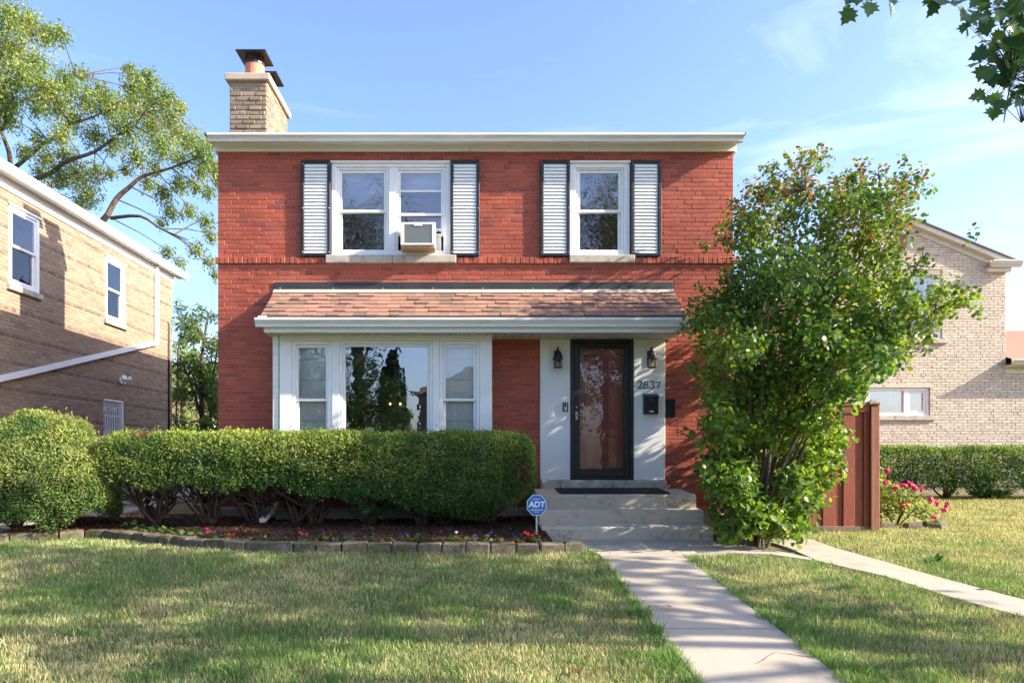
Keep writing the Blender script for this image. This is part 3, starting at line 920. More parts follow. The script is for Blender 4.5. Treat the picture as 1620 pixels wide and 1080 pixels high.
for i in range(rows):
    x = PX0 - .01 - (rnd.uniform(0, .12))
    first = True
    while x < PX1:
        w = rnd.choice([.13, .16, .18, .20, .24])
        a, b = max(x, PX0), min(x+w, PX1)
        if b - a > .03:
            wq = round(b-a, 2); th = rnd.choice([.009, .012, .022]); key = (wq, th)
            if key not in sh_cache:
                m_ = MB(); m_.v += [(-wq/2+.002, 0, 0), (wq/2-.002, 0, 0), (wq/2-.002, -step-.03, .004), (-wq/2+.002, -step-.03, .004), (-wq/2+.002, 0, .003), (wq/2-.002, 0, .003), (wq/2-.002, -step-.03, .004+th), (-wq/2+.002, -step-.03, .004+th)]
                m_.f += [(0,3,2,1),(4,5,6,7),(0,1,5,4),(1,2,6,5),(2,3,7,6),(3,0,4,7)][::1]
                me = m_.mesh('shingle'); me.materials.append(M['shingle']); sh_cache[key] = me
            t = t0 + i*step - .02 + rnd.uniform(-.004, .004)
            yy = -t*math.cos(ang) ; z_ = 3.548 - t*math.sin(ang) + .006
            obj('shingle', sh_cache[key], None, porch, ((a+b)/2, yy, z_), rot=(ang, 0, 0))
        x += w
obj('gutter', gutter_mb(PX0-.06, PX1-.0, -.70, 2.885, 3.005, .105), M['gutter'], porch)
mb = MB(); mb.box(-3.02, -2.90, -.725, -.70, 3.004, 3.045, .003); mb.prism_x([(-.70, 3.012), (-.79, 3.004), (-.79, 3.010), (-.70, 3.020)], -2.95, -2.28); obj('gutter_guard', mb, M['white'], porch)
mb = MB(); mb.box(-2.945, 2.962, -.695, -.665, 2.815, 2.99, .004); mb.box(-2.945, -2.915, -.664, 0, 2.815, 2.99, .004); mb.box(2.932, 2.962, -.664, 0, 2.815, 2.99, .004)
obj('fascia', mb, M['gutter'], porch)
mb = MB(); mb.v += [(PX0+.012,-.70,3.0),(PX0+.012,0,3.0),(PX0+.012,0,3.5),(PX0+.012,-.68,3.02),(PX1-.012,-.70,3.0),(PX1-.012,0,3.0),(PX1-.012,0,3.5),(PX1-.012,-.68,3.02)]; mb.f += [(0,1,2,3),(7,6,5,4)]; obj('gable_end', mb, M['gutter'], porch)
x = -2.915
while x < 2.93:
    mb = MB(); mb.box(x+.003, min(x+.13, 2.932)-.003, -.664, -.002, 2.826, 2.838, .003); obj('soffit_board', mb, M['soffit'], porch); x += .13

# bay window ---------------------------------------------------------
BS = 109.1
def bxm(px): return (px-748)/BS
def bzm(py): return EYE + (715-py)/BS
BY = -.40
bay = grp('bay_window', house, label='white three-part bay window under the lean-to roof')
for a, b in ((442, 461), (525, 537), (684, 695), (759, 778.5)):
    mb = MB(); mb.box(bxm(a), bxm(b), BY, BY+.12, .95, 2.745, .006)
    obj('post', mb, M['white'], bay)
mb = MB(); mb.box(bxm(442)-.0, bxm(778.5), BY+.002, BY+.12, 2.746, 2.826, .004); mb.box(bxm(442)-.03, bxm(778.5)+.03, BY-.05, BY+.12, .90, .949, .006); obj('header', mb, M['white'], bay)
mb = MB(); mb.box(bxm(442), bxm(442)+.12, BY+.121, 0, .95, 2.826, .004); mb.box(bxm(778.5)-.12, bxm(778.5), BY+.121, 0, .95, 2.826, .004); obj('side_panel', mb, M['white'], bay)
mb = MB(); mb.box(bxm(442)+.002, bxm(778.5)-.002, BY+.02, .1, .2, .899); bb = obj('base_wall', mb, M['red_mortar'], house)
mb = MB(); mb.box(bxm(442)-.04, bxm(778.5)+.04, BY-.03, .12, -.2, .32, .01); obj('footing', mb, M['found'], bay)
double_hung(bay, bxm(461)+.001, bxm(525)-.001, .955, 2.744, BY+.012, M['glass_side'], casing=.055, fw=.04, up_frac=.475)
double_hung(bay, bxm(695)+.001, bxm(759)-.001, .955, 2.744, BY+.012, M['glass_side'], casing=.05, fw=.04, up_frac=.475)
mb = MB(); mb.frame(bxm(537)+.001, bxm(684)-.001, .955, 2.744, BY+.012, BY+.11, .04, .006); mb.frame(bxm(537)+.041, bxm(684)-.041, .995, 2.704, BY+.035, BY+.09, .04, .006); obj('frame', mb, M['white_vinyl'], bay)
mb = MB(); mb.box(bxm(537)+.078, bxm(684)-.078, BY+.058, BY+.064, 1.03, 2.667); obj('pane', mb, M['glass'], bay)
# fabric shades behind the side lights (stacked horizontal folds)
for a, b in ((463, 523), (697, 757)):
    mb = MB(); z = .98
    while z < 2.66:
        z2 = min(z+.30, 2.70)
        mb.prism_x([(BY+.13, z), (BY+.116, z+.01), (BY+.13, z2), (BY+.135, z2), (BY+.135, z)], bxm(a), bxm(b)); z = z2+.001
    obj('fabric_shade', mb, M['shade_grey'], bay)
# bricks of the bay base
bbr = lay_bricks(lambda v: bxm(442), lambda v: bxm(778.5), .33, .89, [], seed=21)
build_bricks(bb, bbr, M['red_brick'], [], y=BY+.02, seed=22)
for x0, x1, zt in ((HX0-.02, bxm(442)-.042, .30), (bxm(778.5)+.042, .86, .30), (3.1, HX1+.02, .20)):
    mb = MB(); mb.box(x0, x1, -.03, .1, -.2, zt, .01); obj('foundation', mb, M['found'], house)
# downspout beside the bay, with its shoe in the bed
dsp = MB(); dsp.box(bxm(430.5), bxm(440), BY+.02, BY+.10, .42, 2.826, .008)
obj('downspout', dsp, M['gutter'], house)
e1 = MB(); e1.tube([(bxm(435), BY+.06, .43), (bxm(435), BY+.0, .34), (bxm(433), BY-.20, .25), (bxm(431), BY-.50, .19)], .045, 8); obj('downspout_shoe', e1, M['white'], house)

# pendant lights glimpsed inside
pl = thing('pendant_lamp', 'small two-globe lit lamp seen through the picture window', 'lamp', (-1.30, 1.2, 1.08))
g_ = MB(); g_.tube([(0,0,.86),(0,0,2.1)], .008, 5); g_.tube([(-.07,0,.86),(.07,0,.86)], .01, 5); obj('stem', g_, M['chrome'], pl)
for dx in (-.085, .085):
    g_ = MB(); g_.lathe([(.006,.838),(.017,.845),(.022,.86),(.017,.875),(.006,.882)], dx, 0, 12); obj('globe', g_, M_emit('bulb_warm', (1,.66,.28), .9), pl, smooth=True)

# door ---------------------------------------------------------------
mb = MB(); mb.box(1.012, 1.464, -.045, 0, .713, 2.824, .006); obj('door_panel', mb, M['stucco'], house)
mb = MB(); mb.box(2.413, 2.886, -.045, 0, .713, 2.824, .006); obj('door_panel', mb, M['stucco'], house)
mb = MB(); mb.box(1.02, 1.30, -.105, .2, .56, .710, .01); mb.box(1.304, 2.1, -.10, .2, .56, .712, .01); mb.box(2.104, 2.90, -.103, .2, .56, .709, .012); obj('door_sill', mb, M['limestone'], house)
dr = grp('front_door', house, label='oxblood panelled front door behind a black storm door')
mb = MB(); mb.frame(1.466, 2.411, .714, 2.823, -.06, .10, .055, .005); obj('frame', mb, M['black_metal'], dr)
mb = MB(); mb.frame(1.523, 2.354, .77, 2.766, -.045, -.01, .075, .005, sill=.10); mb.frame(1.597, 2.280, .869, 2.692, -.040, -.016, .012, .003); obj('storm_frame', mb, M['black_metal'], dr)
mb = MB(); mb.box(1.606, 2.271, -.030, -.026, .880, 2.682); obj('pane', mb, M['glass_door'], dr)
mb = MB(); mb.box(1.522, 2.355, .05, .09, .72, 2.767); d_ = obj('inner_door', mb, M['door_red'], dr)
def dpanel(x0, x1, z0, z1):
    m_ = MB(); m_.frame(x0, x1, z0, z1, .022, .0495, .022, .006); m_.box(x0+.05, x1-.05, .026, .0495, z0+.05, z1-.05, .022); obj('raised_panel', m_, M['door_red'], dr)
for x0, x1 in ((1.64, 1.90), (1.985, 2.245)):
    dpanel(x0, x1, 2.33, 2.60); dpanel(x0, x1, 1.50, 2.24); dpanel(x0, x1, .86, 1.40)
mb = MB(); mb.tube([(1.556,-.048,1.685),(1.556,-.09,1.685),(1.60,-.10,1.685),(1.66,-.10,1.68)], .010, 6); mb.box(1.54, 1.572, -.052, -.044, 1.62, 1.74, .004); mb.box(1.545, 1.567, -.062, -.05, 1.79, 1.815, .006); obj('handle', mb, M['chrome'], dr)

# small black box (hose or meter recess) in the brick beside the door panel
mb = MB(); mb.frame(2.895, 3.045, 1.655, 1.93, -.020, .0, .012, .003); mb.box(2.9, 3.04, -.012, 0, 1.66, 1.925); obj('vent_plate', mb, M['black_metal'], house)

# ------------------------------------------------------------- things on the facade
def wall_lamp(x, label):
    t = thing('wall_lamp', label, 'lamp', (x, -.045, 2.45), group='lanterns beside the front door')
    y = -.115
    m_ = MB(); m_.box(-.045, .045, -.02, 0, -.02, .20, .008); m_.tube([(0,-.01,.15),(0,-.06,.22),(0,y,.24),(0,y,.16)], .010, 6); obj('bracket', m_, M['black_metal'], t)
    m_ = MB(); m_.lathe([(.008,.245),(.014,.23),(.014,.20),(.02,.19),(.05,.155),(.066,.11),(.07,.075),(.082,.07),(.082,.055),(.06,.055)], 0, y, 8); obj('hood', m_, M['black_metal'], t)
    m_ = MB(); m_.lathe([(.062,.055),(.054,-.055)], 0, y, 8); obj('lantern_glass', m_, M['lamp_glass'], t)
    m_ = MB()
    for q in range(8):
        a = 2*math.pi*(q+.5)/8; m_.tube([(.063*math.cos(a), y+.063*math.sin(a), .058), (.056*math.cos(a), y+.056*math.sin(a), -.06)], .004, 4)
    m_.lathe([(.066,-.072),(.068,-.058),(.03,-.052)], 0, y, 8); obj('cage', m_, M['black_metal'], t)
    m_ = MB(); m_.lathe([(.022,-.05),(.022,.0),(.012,.02),(.004,.035)], 0, y, 8); obj('candle', m_, M['candle'], t)
wall_lamp(1.262, 'black lantern wall lamp left of the front door')
wall_lamp(2.657, 'black lantern wall lamp above the house number')

mbx = thing('mailbox', 'black metal mailbox under the house number', 'mailbox', (2.655, -.045, 1.70))
m_ = MB(); m_.prism_x([(0,0),(-.10,0),(-.10,.262),(0,.285)], -.104, .104); obj('body', m_, M['black_metal'], mbx)
m_ = MB(); m_.prism_x([(0,.305),(0,.288),(-.112,.258),(-.118,.235),(-.122,.237),(-.115,.266)], -.114, .114); obj('lid', m_, M['black_metal'], mbx)
m_ = MB(); m_.lathe([(.010,0),(.010,.006)], 0, 0, 10); obj('lock', m_, M['chrome'], mbx, (0, -.100, .205), rot=(math.pi/2, 0, 0))
m_ = MB(); m_.box(-.034, .034, -.104, -.100, .025, .045, .001); obj('name_strip', m_, M['steel'], mbx)

dbl = thing('doorbell', 'narrow black doorbell beside the storm door', 'doorbell', (1.387, -.045, 1.81))
m_ = MB(); m_.box(-.041, .041, -.012, 0, -.07, .068, .004); obj('plate', m_, M['black_metal'], dbl)
m_ = MB(); m_.box(-.022, .022, -.03, -.0125, -.062, .062, .006); obj('body', m_, M['chrome'], dbl)
m_ = MB(); m_.box(-.013, .013, -.0335, -.0305, -.005, .055, .004); obj('lens', m_, M['black_metal'], dbl)

# house number 2837, serif numerals cut from flat strokes
num = thing('house_number', 'black serif numerals 2837 on the white door panel', 'house number', (2.640, -.0455, 2.085))
def stroke(mb, pts, ws, th=.006):
    n = len(pts)
    for i in range(n-1):
        (x0, z0), (x1, z1) = pts[i], pts[i+1]; w0, w1 = ws[i]/2, ws[i+1]/2
        dx, dz = x1-x0, z1-z0; l = math.hypot(dx, dz) or 1; nx, nz = -dz/l, dx/l
        e = .15*w0; ax, az = x0-dx/l*e, z0-dz/l*e; bx_, bz_ = x1+dx/l*e, z1+dz/l*e
        k = len(mb.v); y = -th - i*.00003
        P = [(ax+nx*w0, az+nz*w0), (bx_+nx*w1, bz_+nz*w1), (bx_-nx*w1, bz_-nz*w1), (ax-nx*w0, az-nz*w0)]
        mb.v += [(p[0], y, p[1]) for p in P] + [(p[0], 0, p[1]) for p in P]
        mb.f += [(k,k+3,k+2,k+1),(k,k+1,k+5,k+4),(k+1,k+2,k+6,k+5),(k+2,k+3,k+7,k+6),(k+3,k,k+4,k+7)]
def arc(cx, cz, rx, rz, a0, a1, n=14):
    return [(cx+rx*math.cos(math.radians(a0+(a1-a0)*i/n)), cz+rz*math.sin(math.radians(a0+(a1-a0)*i/n))) for i in range(n+1)]
def wvar(n, lo, hi, ph=0): return [lo+(hi-lo)*abs(math.sin(math.pi*(i/n)+ph)) for i in range(n+1)]
D2 = MB(); p = arc(.0, .078, .028, .030, 170, -35, 12); p += [(-.004, .024), (-.030, .004)]; stroke(D2, p, [.010]+[.007+.009*min(1, i/6) for i in range(12)]+[.010,.006]); stroke(D2, [(-.032,.006),(.034,.006)], [.012,.013]); stroke(D2, [(.032,.003),(.036,.026)], [.008,.004]); stroke(D2, [(-.030,.084),(-.026,.078)], [.014,.014])
D8 = MB(); p = arc(0, .080, .024, .027, 0, 360, 20); stroke(D8, p, wvar(20,.007,.012)); p = arc(0, .029, .030, .029, 0, 360, 20); stroke(D8, p, wvar(20,.008,.014))
D3 = MB(); p = arc(-.004, .081, .027, .026, 160, -80, 14); stroke(D3, p, [.008]+[.008+.006*math.sin(math.pi*i/14) for i in range(14)]); p = arc(-.004, .029, .033, .029, 85, -160, 14); stroke(D3, p, [.008]+[.008+.008*math.sin(math.pi*i/14) for i in range(14)]); stroke(D3, [(-.034,.020),(-.030,.026)], [.013,.013])
D7 = MB(); stroke(D7, [(-.032,.101),(.034,.101)], [.013,.013]); stroke(D7, [(.032,.100),(-.006,.002)], [.010,.016]); stroke(D7, [(-.031,.104),(-.033,.082)], [.008,.004])
for dg, dx in ((D2,-.136),(D8,-.045),(D3,.048),(D7,.138)):
    obj('numeral', dg, M['black_metal'], num, (dx, 0, 0))

# window air conditioner
ac = thing('air_conditioner', 'white window air conditioner sticking out of the upstairs double window', 'air conditioner', (-.81, .07, 4.142))
m_ = MB(); m_.box(-.255, .255, -.30, -.03, .03, .37, .012); m_.box(-.25, .25, -.03, .06, .04, .36, .006); obj('case', m_, M['ac_white'], ac)
m_ = MB(); m_.box(-.25, .25, -.295, -.03, -.004, .029, .004); obj('base_pan', m_, M['ac_rust'], ac)
m_ = MB(); m_.box(-.205, .205, -.306, -.3005, .065, .335); obj('grille_back', m_, M['ac_grey'], ac)
fin = MB().box(-.203, .203, -.004, .004, -.0035, .0035, .001).mesh('fin'); fin.materials.append(M['ac_grey'])
for i in range(17): obj('fin', fin, None, ac, (0, -.309, .075+i*.0155))
m_ = MB(); m_.box(-.255, -.205, -.318, -.3005, .035, .37, .006); m_.box(.205, .255, -.318, -.3005, .035, .37, .006); m_.box(-.2048, .2048, -.317, -.3005, .336, .37, .005); m_.box(-.2048, .2048, -.317, -.3005, .035, .064, .005); m_.box(-.06, .06, -.322, -.3175, .315, .355, .004); obj('bezel', m_, M['ac_white'], ac)

# entrance steps -----------------------------------------------------
st = thing('entrance_steps', 'three stained concrete entrance steps with a landing', 'steps')
SX0, SX1 = .88, 3.082
def step_block(name, y0, y1, zt0, zt1, zb, j):
    """top slopes from zt0 (front) to zt1 (back)"""
    m_ = MB(); c = .018
    m_.prism_x([(y1, zb), (y0, zb), (y0, zt0-c), (y0+.006, zt0-.005), (y0+c, zt0), (y1, zt1)], SX0+j, SX1-j)
    return obj(name, m_, M['steps'], st)
step_block('landing', -.899, -.106, .541, .586, .30, .0)
step_block('step', -1.21, -.20, .356, .376, .15, .002)
step_block('step', -1.589, -.20, .172, .187, -.12, .004)
mt = MB(); mt.box(1.22, 2.76, 0, .66, 0, .014, .004); md = thing('door_mat', 'wide ribbed black rubber mat on the landing', 'mat', (0, -.80, .549)); md.rotation_euler = (math.atan2(.045, .793), 0, 0)
obj('base', mt, M['rubber'], md)
rib = MB().box(-.012, .012, .02, .64, .0135, .021, .003).mesh('rib'); rib.materials.append(M['rubber'])
for i in range(38): obj('rib', rib, None, md, (1.25+i*.0402, 0, 0))
# ================================================================== LEFT NEIGHBOUR: tan brick house
# local x runs along the street depth (world +Y), local -y faces the red house (world +X)
tan = thing('brick_house', 'tan brick house at the left with dark brick bands and white eaves', 'house', (-8.1, 0, 0), math.pi/2)
TU0, TU1, TZ = -.3, 8.4, 5.90
TW1 = (1.676, 2.538, 4.07, 5.47); TW2 = (4.92, 5.80, 4.07, 5.47); TD = (4.87, 5.80, .15, 2.33)
th_ = [TW1, TW2, TD]
twall = wall_panel('wall', TU0, TU1, -.3, TZ, th_, M['tan_mortar'], tan)
mb = MB(); mb.box(TU0, TU1, 8.6, 8.8, -.3, TZ); mb.box(TU0, TU0+.2, .221, 8.6, -.3, TZ); mb.box(TU1-.2, TU1, .221, 8.6, -.3, TZ); mb.box(TU0+.2, TU1-.2, .221, 8.6, 2.9, 3.1); mb.box(TU0+.2, TU1-.2, .8, .9, -.3, 2.9); obj('side_wall', mb, M['tan_mortar'], tan)
tb = lay_bricks(lambda v: TU0, lambda v: TU1, .0, TZ-.05, th_+[(a-.05, b+.05, z-.11, z+.01) for a, b, z, _ in (TW1, TW2)], header_every=7, seed=31, proud=(.004,.010), all_headers=True)
def tk(i):
    u, v, w, h, d, hd = tb[i]
    return (0 if v > 1.9 and w > .08 and 1.5 < u else 10) + u
o_ = sorted(range(len(tb)), key=tk)
build_bricks(twall, tb, M['tan_brick'], o_[:300], seed=32, mat_head=M['dark_brick'])
for (a, b, z0, z1) in (TW1, TW2):
    w_ = grp('window', tan)
    double_hung(w_, a, b, z0, z1, -.02, M['glass_up'], casing=.075, blinds=M['blind_white'], fw=.045)
    mb = MB(); mb.box(a-.03, b+.03, -.05, -.0205, z1-.02, z1+.02, .006); obj('head_trim', mb, M['white_vinyl'], w_)
    mb = MB(); mb.box(a-.05, b+.05, -.07, .12, z0-.105, z0-.003, .008); obj('sill', mb, M['limestone'], tan)
mb = MB(); mb.box(TU0-.1, TU1+.05, -.03, 0, 5.67, 5.88, .004); obj('frieze_board', mb, M['white'], tan)
mb = MB(); mb.box(TU0-.2, TU1+.4, -.17, 0, 5.881, 5.905, .003); obj('soffit', mb, M['white'], tan)
obj('gutter', gutter_mb(TU0-.2, TU1+.45, -.17, 5.86, 6.00, .12), M['white'], tan)
mb = MB(); a0, a1 = TU0-.3, TU1+.45; mb.v += [(a0,-.2,6.0),(a1,-.2,6.0),(a1,9,6.0),(a0,9,6.0),(3.5,4.4,7.2),(4.6,4.4,7.2)]; mb.f += [(0,3,2,1),(0,1,5,4),(1,2,5),(2,3,4,5),(3,0,4)]; obj('roof', mb, M['roof_dark'], tan)
# downspout: drops from the gutter, then runs slanting across the wall
mb = MB(); mb.box(7.29, 7.38, -.105, -.02, 3.96, 5.87, .008)
sl = (3.95-2.44)/(7.33-1.46)
mb.v_ = None
def slant(mb, u0, u1, zt):
    b = len(mb.v); h = .10
    for u in (u0, u1):
        z = zt - sl*(7.33-u)
        mb.v += [(u,-.025,z-h),(u,-.11,z-h),(u,-.11,z),(u,-.025,z)]
    mb.f += [(b,b+1,b+2,b+3),(b+7,b+6,b+5,b+4)] + [(b+i, b+4+i, b+4+(i+1)%4, b+(i+1)%4) for i in range(4)]
slant(mb, 3.55, 7.375, 3.965); slant(mb, 1.75, 3.546, 3.962); slant(mb, -.28, 1.746, 3.965)
obj('downspout', mb, M['white'], tan)
# barred side door
dg = grp('side_door', tan, label='side door behind a white wrought-iron grille')
mb = MB(); mb.frame(TD[0], TD[1], TD[2], TD[3], .02, .12, .06, .005); obj('frame', mb, M['white'], dg)
mb = MB(); mb.box(TD[0]+.06, TD[1]-.06, .10, .14, TD[2], TD[3]-.06); obj('leaf', mb, M['black_metal'], dg)
g_ = MB()
for k in range(10):
    u = TD[0]+.10+k*.08; g_.tube([(u,.06,.25),(u,.06,2.25)], .011, 5)
for z in (.3, 1.2, 1.95, 2.25): g_.tube([(TD[0]+.06,.06,z),(TD[1]-.06,.06,z)], .010, 5)
for k in range(4):
    c0 = TD[0]+.17+k*.2
    g_.tube([(c0+.07*math.cos(q*.8)*(1-q*.07), .05, 2.09+.07*math.sin(q*.8)*(1-q*.07)) for q in range(12)], .007, 4)
    g_.tube([(c0+.05*math.cos(q*.8), .05, 1.55+.09*math.sin(q*.8)) for q in range(9)], .006, 4)
obj('grille', g_, M['white'], dg)
fl = thing('flood_light', 'white twin-headed security light on the tan brick wall', 'light', (-8.1+.012, 5.59, 2.77))
g_ = MB(); g_.lathe([(.07,0),(.07,.025),(.03,.04)], 0, 0, 12); obj('mount', g_, M['white'], fl, rot=(0, math.pi/2, 0))
for dy, dz in ((-.10, .03), (.10, .03)):
    g_ = MB(); g_.lathe([(.02,-.04),(.035,0),(.06,.06),(.062,.09),(.05,.092)], 0, 0, 12); obj('lamp_head', g_, M['white'], fl, (.10, dy, dz), rot=(0, math.radians(70), math.radians(40 if dy > 0 else -40)), smooth=True)
g_ = MB(); g_.lathe([(.02,0),(.025,.03),(.02,.05)], 0, 0, 10); obj('sensor', g_, M['white'], fl, (.09, 0, -.09), smooth=True)
cb_ = MB()
for du in (.0, .05, .08): cb_.tube([(8.12+du, -.02, 4.6-du), (8.12+du, -.02, .2)], .011, 5)
obj('cables', cb_, M['black_metal'], tan)

# ================================================================== RIGHT NEIGHBOUR: cream brick gabled house
RS = 64.6
def rx(px): return (px-748)/RS
def rz_(py): return EYE + (715-py)/RS
cream = thing('brick_house', 'cream brick gabled house at the right behind a clipped hedge', 'house', (0, 6.67, 0))
GX1 = rx(1591); PKX, PKZ = rx(1425), rz_(351); GX0 = 2*PKX-GX1; EVZ = 5.72
slope = (PKZ-EVZ)/(GX1-PKX)
RW1 = (rx(1398), rx(1490), rz_(537), rz_(427)); RW2 = (rx(1352), rx(1471), rz_(657), rz_(613)); RV = (rx(1409), rx(1433), rz_(392), rz_(371))
rh = [RW1, RW2]
cwall = wall_panel('wall', GX0, GX1, -.3, EVZ-.25, rh, M['cream_mortar'], cream)
mb = MB(); mb.prism_y([(GX0, EVZ-.249), (GX1, EVZ-.249), (GX1, EVZ), (PKX, PKZ), (GX0, EVZ)], 0, .22); obj('gable_wall', mb, M['cream_mortar'], cream)
WX_1 = 19.0
mb = MB(); mb.box(GX1+.0, WX_1, .012, .22, -.3, 3.30); obj('wing_wall', mb, M['cream_mortar'], cream)
mb = MB(); mb.box(GX0, GX0+.2, .22, 9, -.3, EVZ); mb.box(GX1-.2, GX1, .22, 9, -.3, EVZ); mb.box(GX0+.2, GX1-.2, 8.8, 9, -.3, EVZ); mb.box(WX_1-.2, WX_1, .22, 6, -.3, 3.2); mb.box(GX1, WX_1-.2, 5.8, 6, -.3, 3.2); mb.box(GX0+.2, GX1-.2, 1.5, 1.6, -.3, EVZ); obj('side_wall', mb, M['cream_mortar'], cream)
rbk = lay_bricks(lambda v: GX0 if v < EVZ else PKX-(PKZ-v)/slope, lambda v: (WX_1 if v < 3.28 else GX1) if v < EVZ else PKX+(PKZ-v)/slope, .3, PKZ-.15, rh+[(RV[0]-.02, RV[1]+.02, RV[2]-.02, RV[3]+.02), (RW1[0]-.06, RW1[1]+.06, RW1[2]-.11, RW1[2]), (RW2[0]-.06, RW2[1]+.14, RW2[2]-.13, RW2[2])], course=.067, length=.215, joint=.009, header_every=7, seed=41, proud=(.008,.014))
def ck(i):
    u, v, w, h, d, hd = rbk[i]
    return (0 if u > 11.3 and u < 13.6 and v > 1.2 and w > .08 else 10) + .3*abs(v-4.2)+ .4*abs(u-12.7)
build_bricks(cwall, rbk, M['cream_brick'], sorted(range(len(rbk)), key=ck)[:300], seed=42)
# windows
w_ = grp('window', cream, label='upstairs sash window half hidden by the shrub')
double_hung(w_, RW1[0], RW1[1], RW1[2], RW1[3], .03, M['glass_up'], casing=.13, blinds=M['blind_white'], fw=.06)
mb = MB(); mb.box(RW1[0]-.06, RW1[1]+.14, -.07, .1, RW1[2]-.10, RW1[2]-.002, .008); obj('sill', mb, M['limestone'], cream)
w_ = grp('window', cream, label='wide low three-light window')
mb = MB(); mb.frame(RW2[0], RW2[1], RW2[2], RW2[3], .03, .16, .07, .006)
for c in (rx(1373), rx(1435)): mb.box(c-.055, c+.055, .04, .15, RW2[2]+.07, RW2[3]-.07, .006)
mb.frame(rx(1438), RW2[1]-.072, RW2[2]+.072, RW2[3]-.072, .05, .12, .05, .004)
obj('frame', mb, M['white_vinyl'], w_)
for a, b in ((RW2[0]+.07, rx(1373)-.055), (rx(1373)+.055, rx(1435)-.055), (rx(1435)+.055, RW2[1]-.07)):
    mb = MB(); mb.box(a, b, .09, .096, RW2[2]+.07, RW2[3]-.07); obj('pane', mb, M['glass'], w_)
mb = MB(); x = RW2[0]+.08
while x < RW2[1]-.15:
    mb.box(x, x+.085, .20, .205+.0, RW2[2]+.07, RW2[3]-.05); mb.box(x+.085, x+.092, .19, .22, RW2[2]+.07, RW2[3]-.05); x += .093
obj('vertical_blind', mb, M['curtain'], w_)
mb = MB(); mb.box(RW2[0]-.06, RW2[1]-.9, -.06, .1, RW2[2]-.12, RW2[2]-.002, .008); mb.box(RW2[1]-.896, RW2[1]+.13, -.06, .1, RW2[2]-.118, RW2[2]-.002, .008); obj('sill', mb, M['limestone'], cream)
mb = MB(); mb.box(RW2[0]-.03, RW2[1]+.06, -.016, .0, RW2[3]+.0, RW2[3]+.075, .004); obj('lintel', mb, M['cream_brick'], cream)
mv = grp('gable_vent', cream); mb = MB(); mb.frame(RV[0], RV[1], RV[2], RV[3], -.03, 0, .03, .004); obj('frame', mb, M['door_red'], mv)
for k in range(5):
    mb = MB(); mb.box(RV[0]+.03, RV[1]-.03, -.024, -.004, 0, .035, .003); obj('slat', mb, M['door_red'], mv, (0, 0, RV[2]+.035+k*.055), rot=None)
# roof with raking boards
mb = MB(); oh = .18
for sx in (-1, 1):
    ex_ = PKX + sx*(GX1-PKX+.16); ez = PKZ - slope*(GX1-PKX+.16)
    mb.v += [(PKX, -oh, PKZ+.14), (ex_, -oh, ez+.14), (ex_, 9.2, ez+.14), (PKX, 9.2, PKZ+.14), (PKX, -oh, PKZ+.10), (ex_, -oh, ez+.10), (ex_, 9.2, ez+.10), (PKX, 9.2, PKZ+.10)]
    b = len(mb.v)-8; mb.f += [(b,b+1,b+2,b+3),(b+7,b+6,b+5,b+4),(b,b+4,b+5,b+1),(b+1,b+5,b+6,b+2),(b+2,b+6,b+7,b+3)]
obj('roof', mb, M['roof_dark'], cream)
mb = MB()
for sx in (-1, 1):
    ex_ = PKX + sx*(GX1-PKX+.13); ez = PKZ - slope*(GX1-PKX+.13)
    b = len(mb.v)
    for y, dz0, dz1 in ((-oh+.03, -.02, .099), (-.0, -.02, .099)):
        mb.v += [(PKX, y, PKZ+dz0), (ex_, y, ez+dz0), (ex_, y, ez+dz1), (PKX, y, PKZ+dz1)]
    mb.f += [(b,b+1,b+2,b+3),(b+7,b+6,b+5,b+4)] + [(b+i, b+4+i, b+4+(i+1) % 4, b+(i+1) % 4) for i in range(4)]
    b = len(mb.v)
    for y, dz0, dz1 in ((-.035, -.16, -.021), (-.0, -.16, -.021)):
        mb.v += [(PKX, y, PKZ+dz0), (ex_-sx*.3, y, ez+sx*0+slope*.3+dz0), (ex_-sx*.3, y, ez+slope*.3+dz1), (PKX, y, PKZ+dz1)]
    mb.f += [(b,b+1,b+2,b+3),(b+7,b+6,b+5,b+4)] + [(b+i, b+4+i, b+4+(i+1) % 4, b+(i+1) % 4) for i in range(4)]
obj('barge_board', mb, M['soffit'], cream)
mb = MB(); mb.box(GX1-.50, GX1+.05, -.12, .0, EVZ-.20, EVZ-.10, .006); obj('eave_return', mb, M['soffit'], cream)
obj('gutter', gutter_mb(GX1-.48, GX1+.25, -.121, EVZ-.10, EVZ+.06, .13), M['soffit'], cream)
# low wing roof
mb = MB(); mb.v += [(GX1+.02,-.25,3.36),(WX_1+.2,-.25,3.36),(WX_1+.2,3.0,4.62),(GX1+.02,3.0,4.62),(WX_1+.2,6.2,3.36),(GX1+.02,6.2,3.36),(GX1+.02,-.25,3.30),(WX_1+.2,-.25,3.30)]; mb.f += [(0,1,2,3),(3,2,4,5),(0,6,7,1),(1,7,4,2)]; obj('wing_roof', mb, M['roof_pink'], cream)
obj('wing_gutter', gutter_mb(GX1-.05, WX_1+.2, -.25, 3.24, 3.37, .12), M['soffit'], cream)
mb = MB(); mb.box(GX1-.05, WX_1, -.24, .0, 3.20, 3.238, .004); mb.box(GX1-.04, WX_1, -.03, -.001, 3.05, 3.199, .004); obj('wing_soffit', mb, M['soffit'], cream)

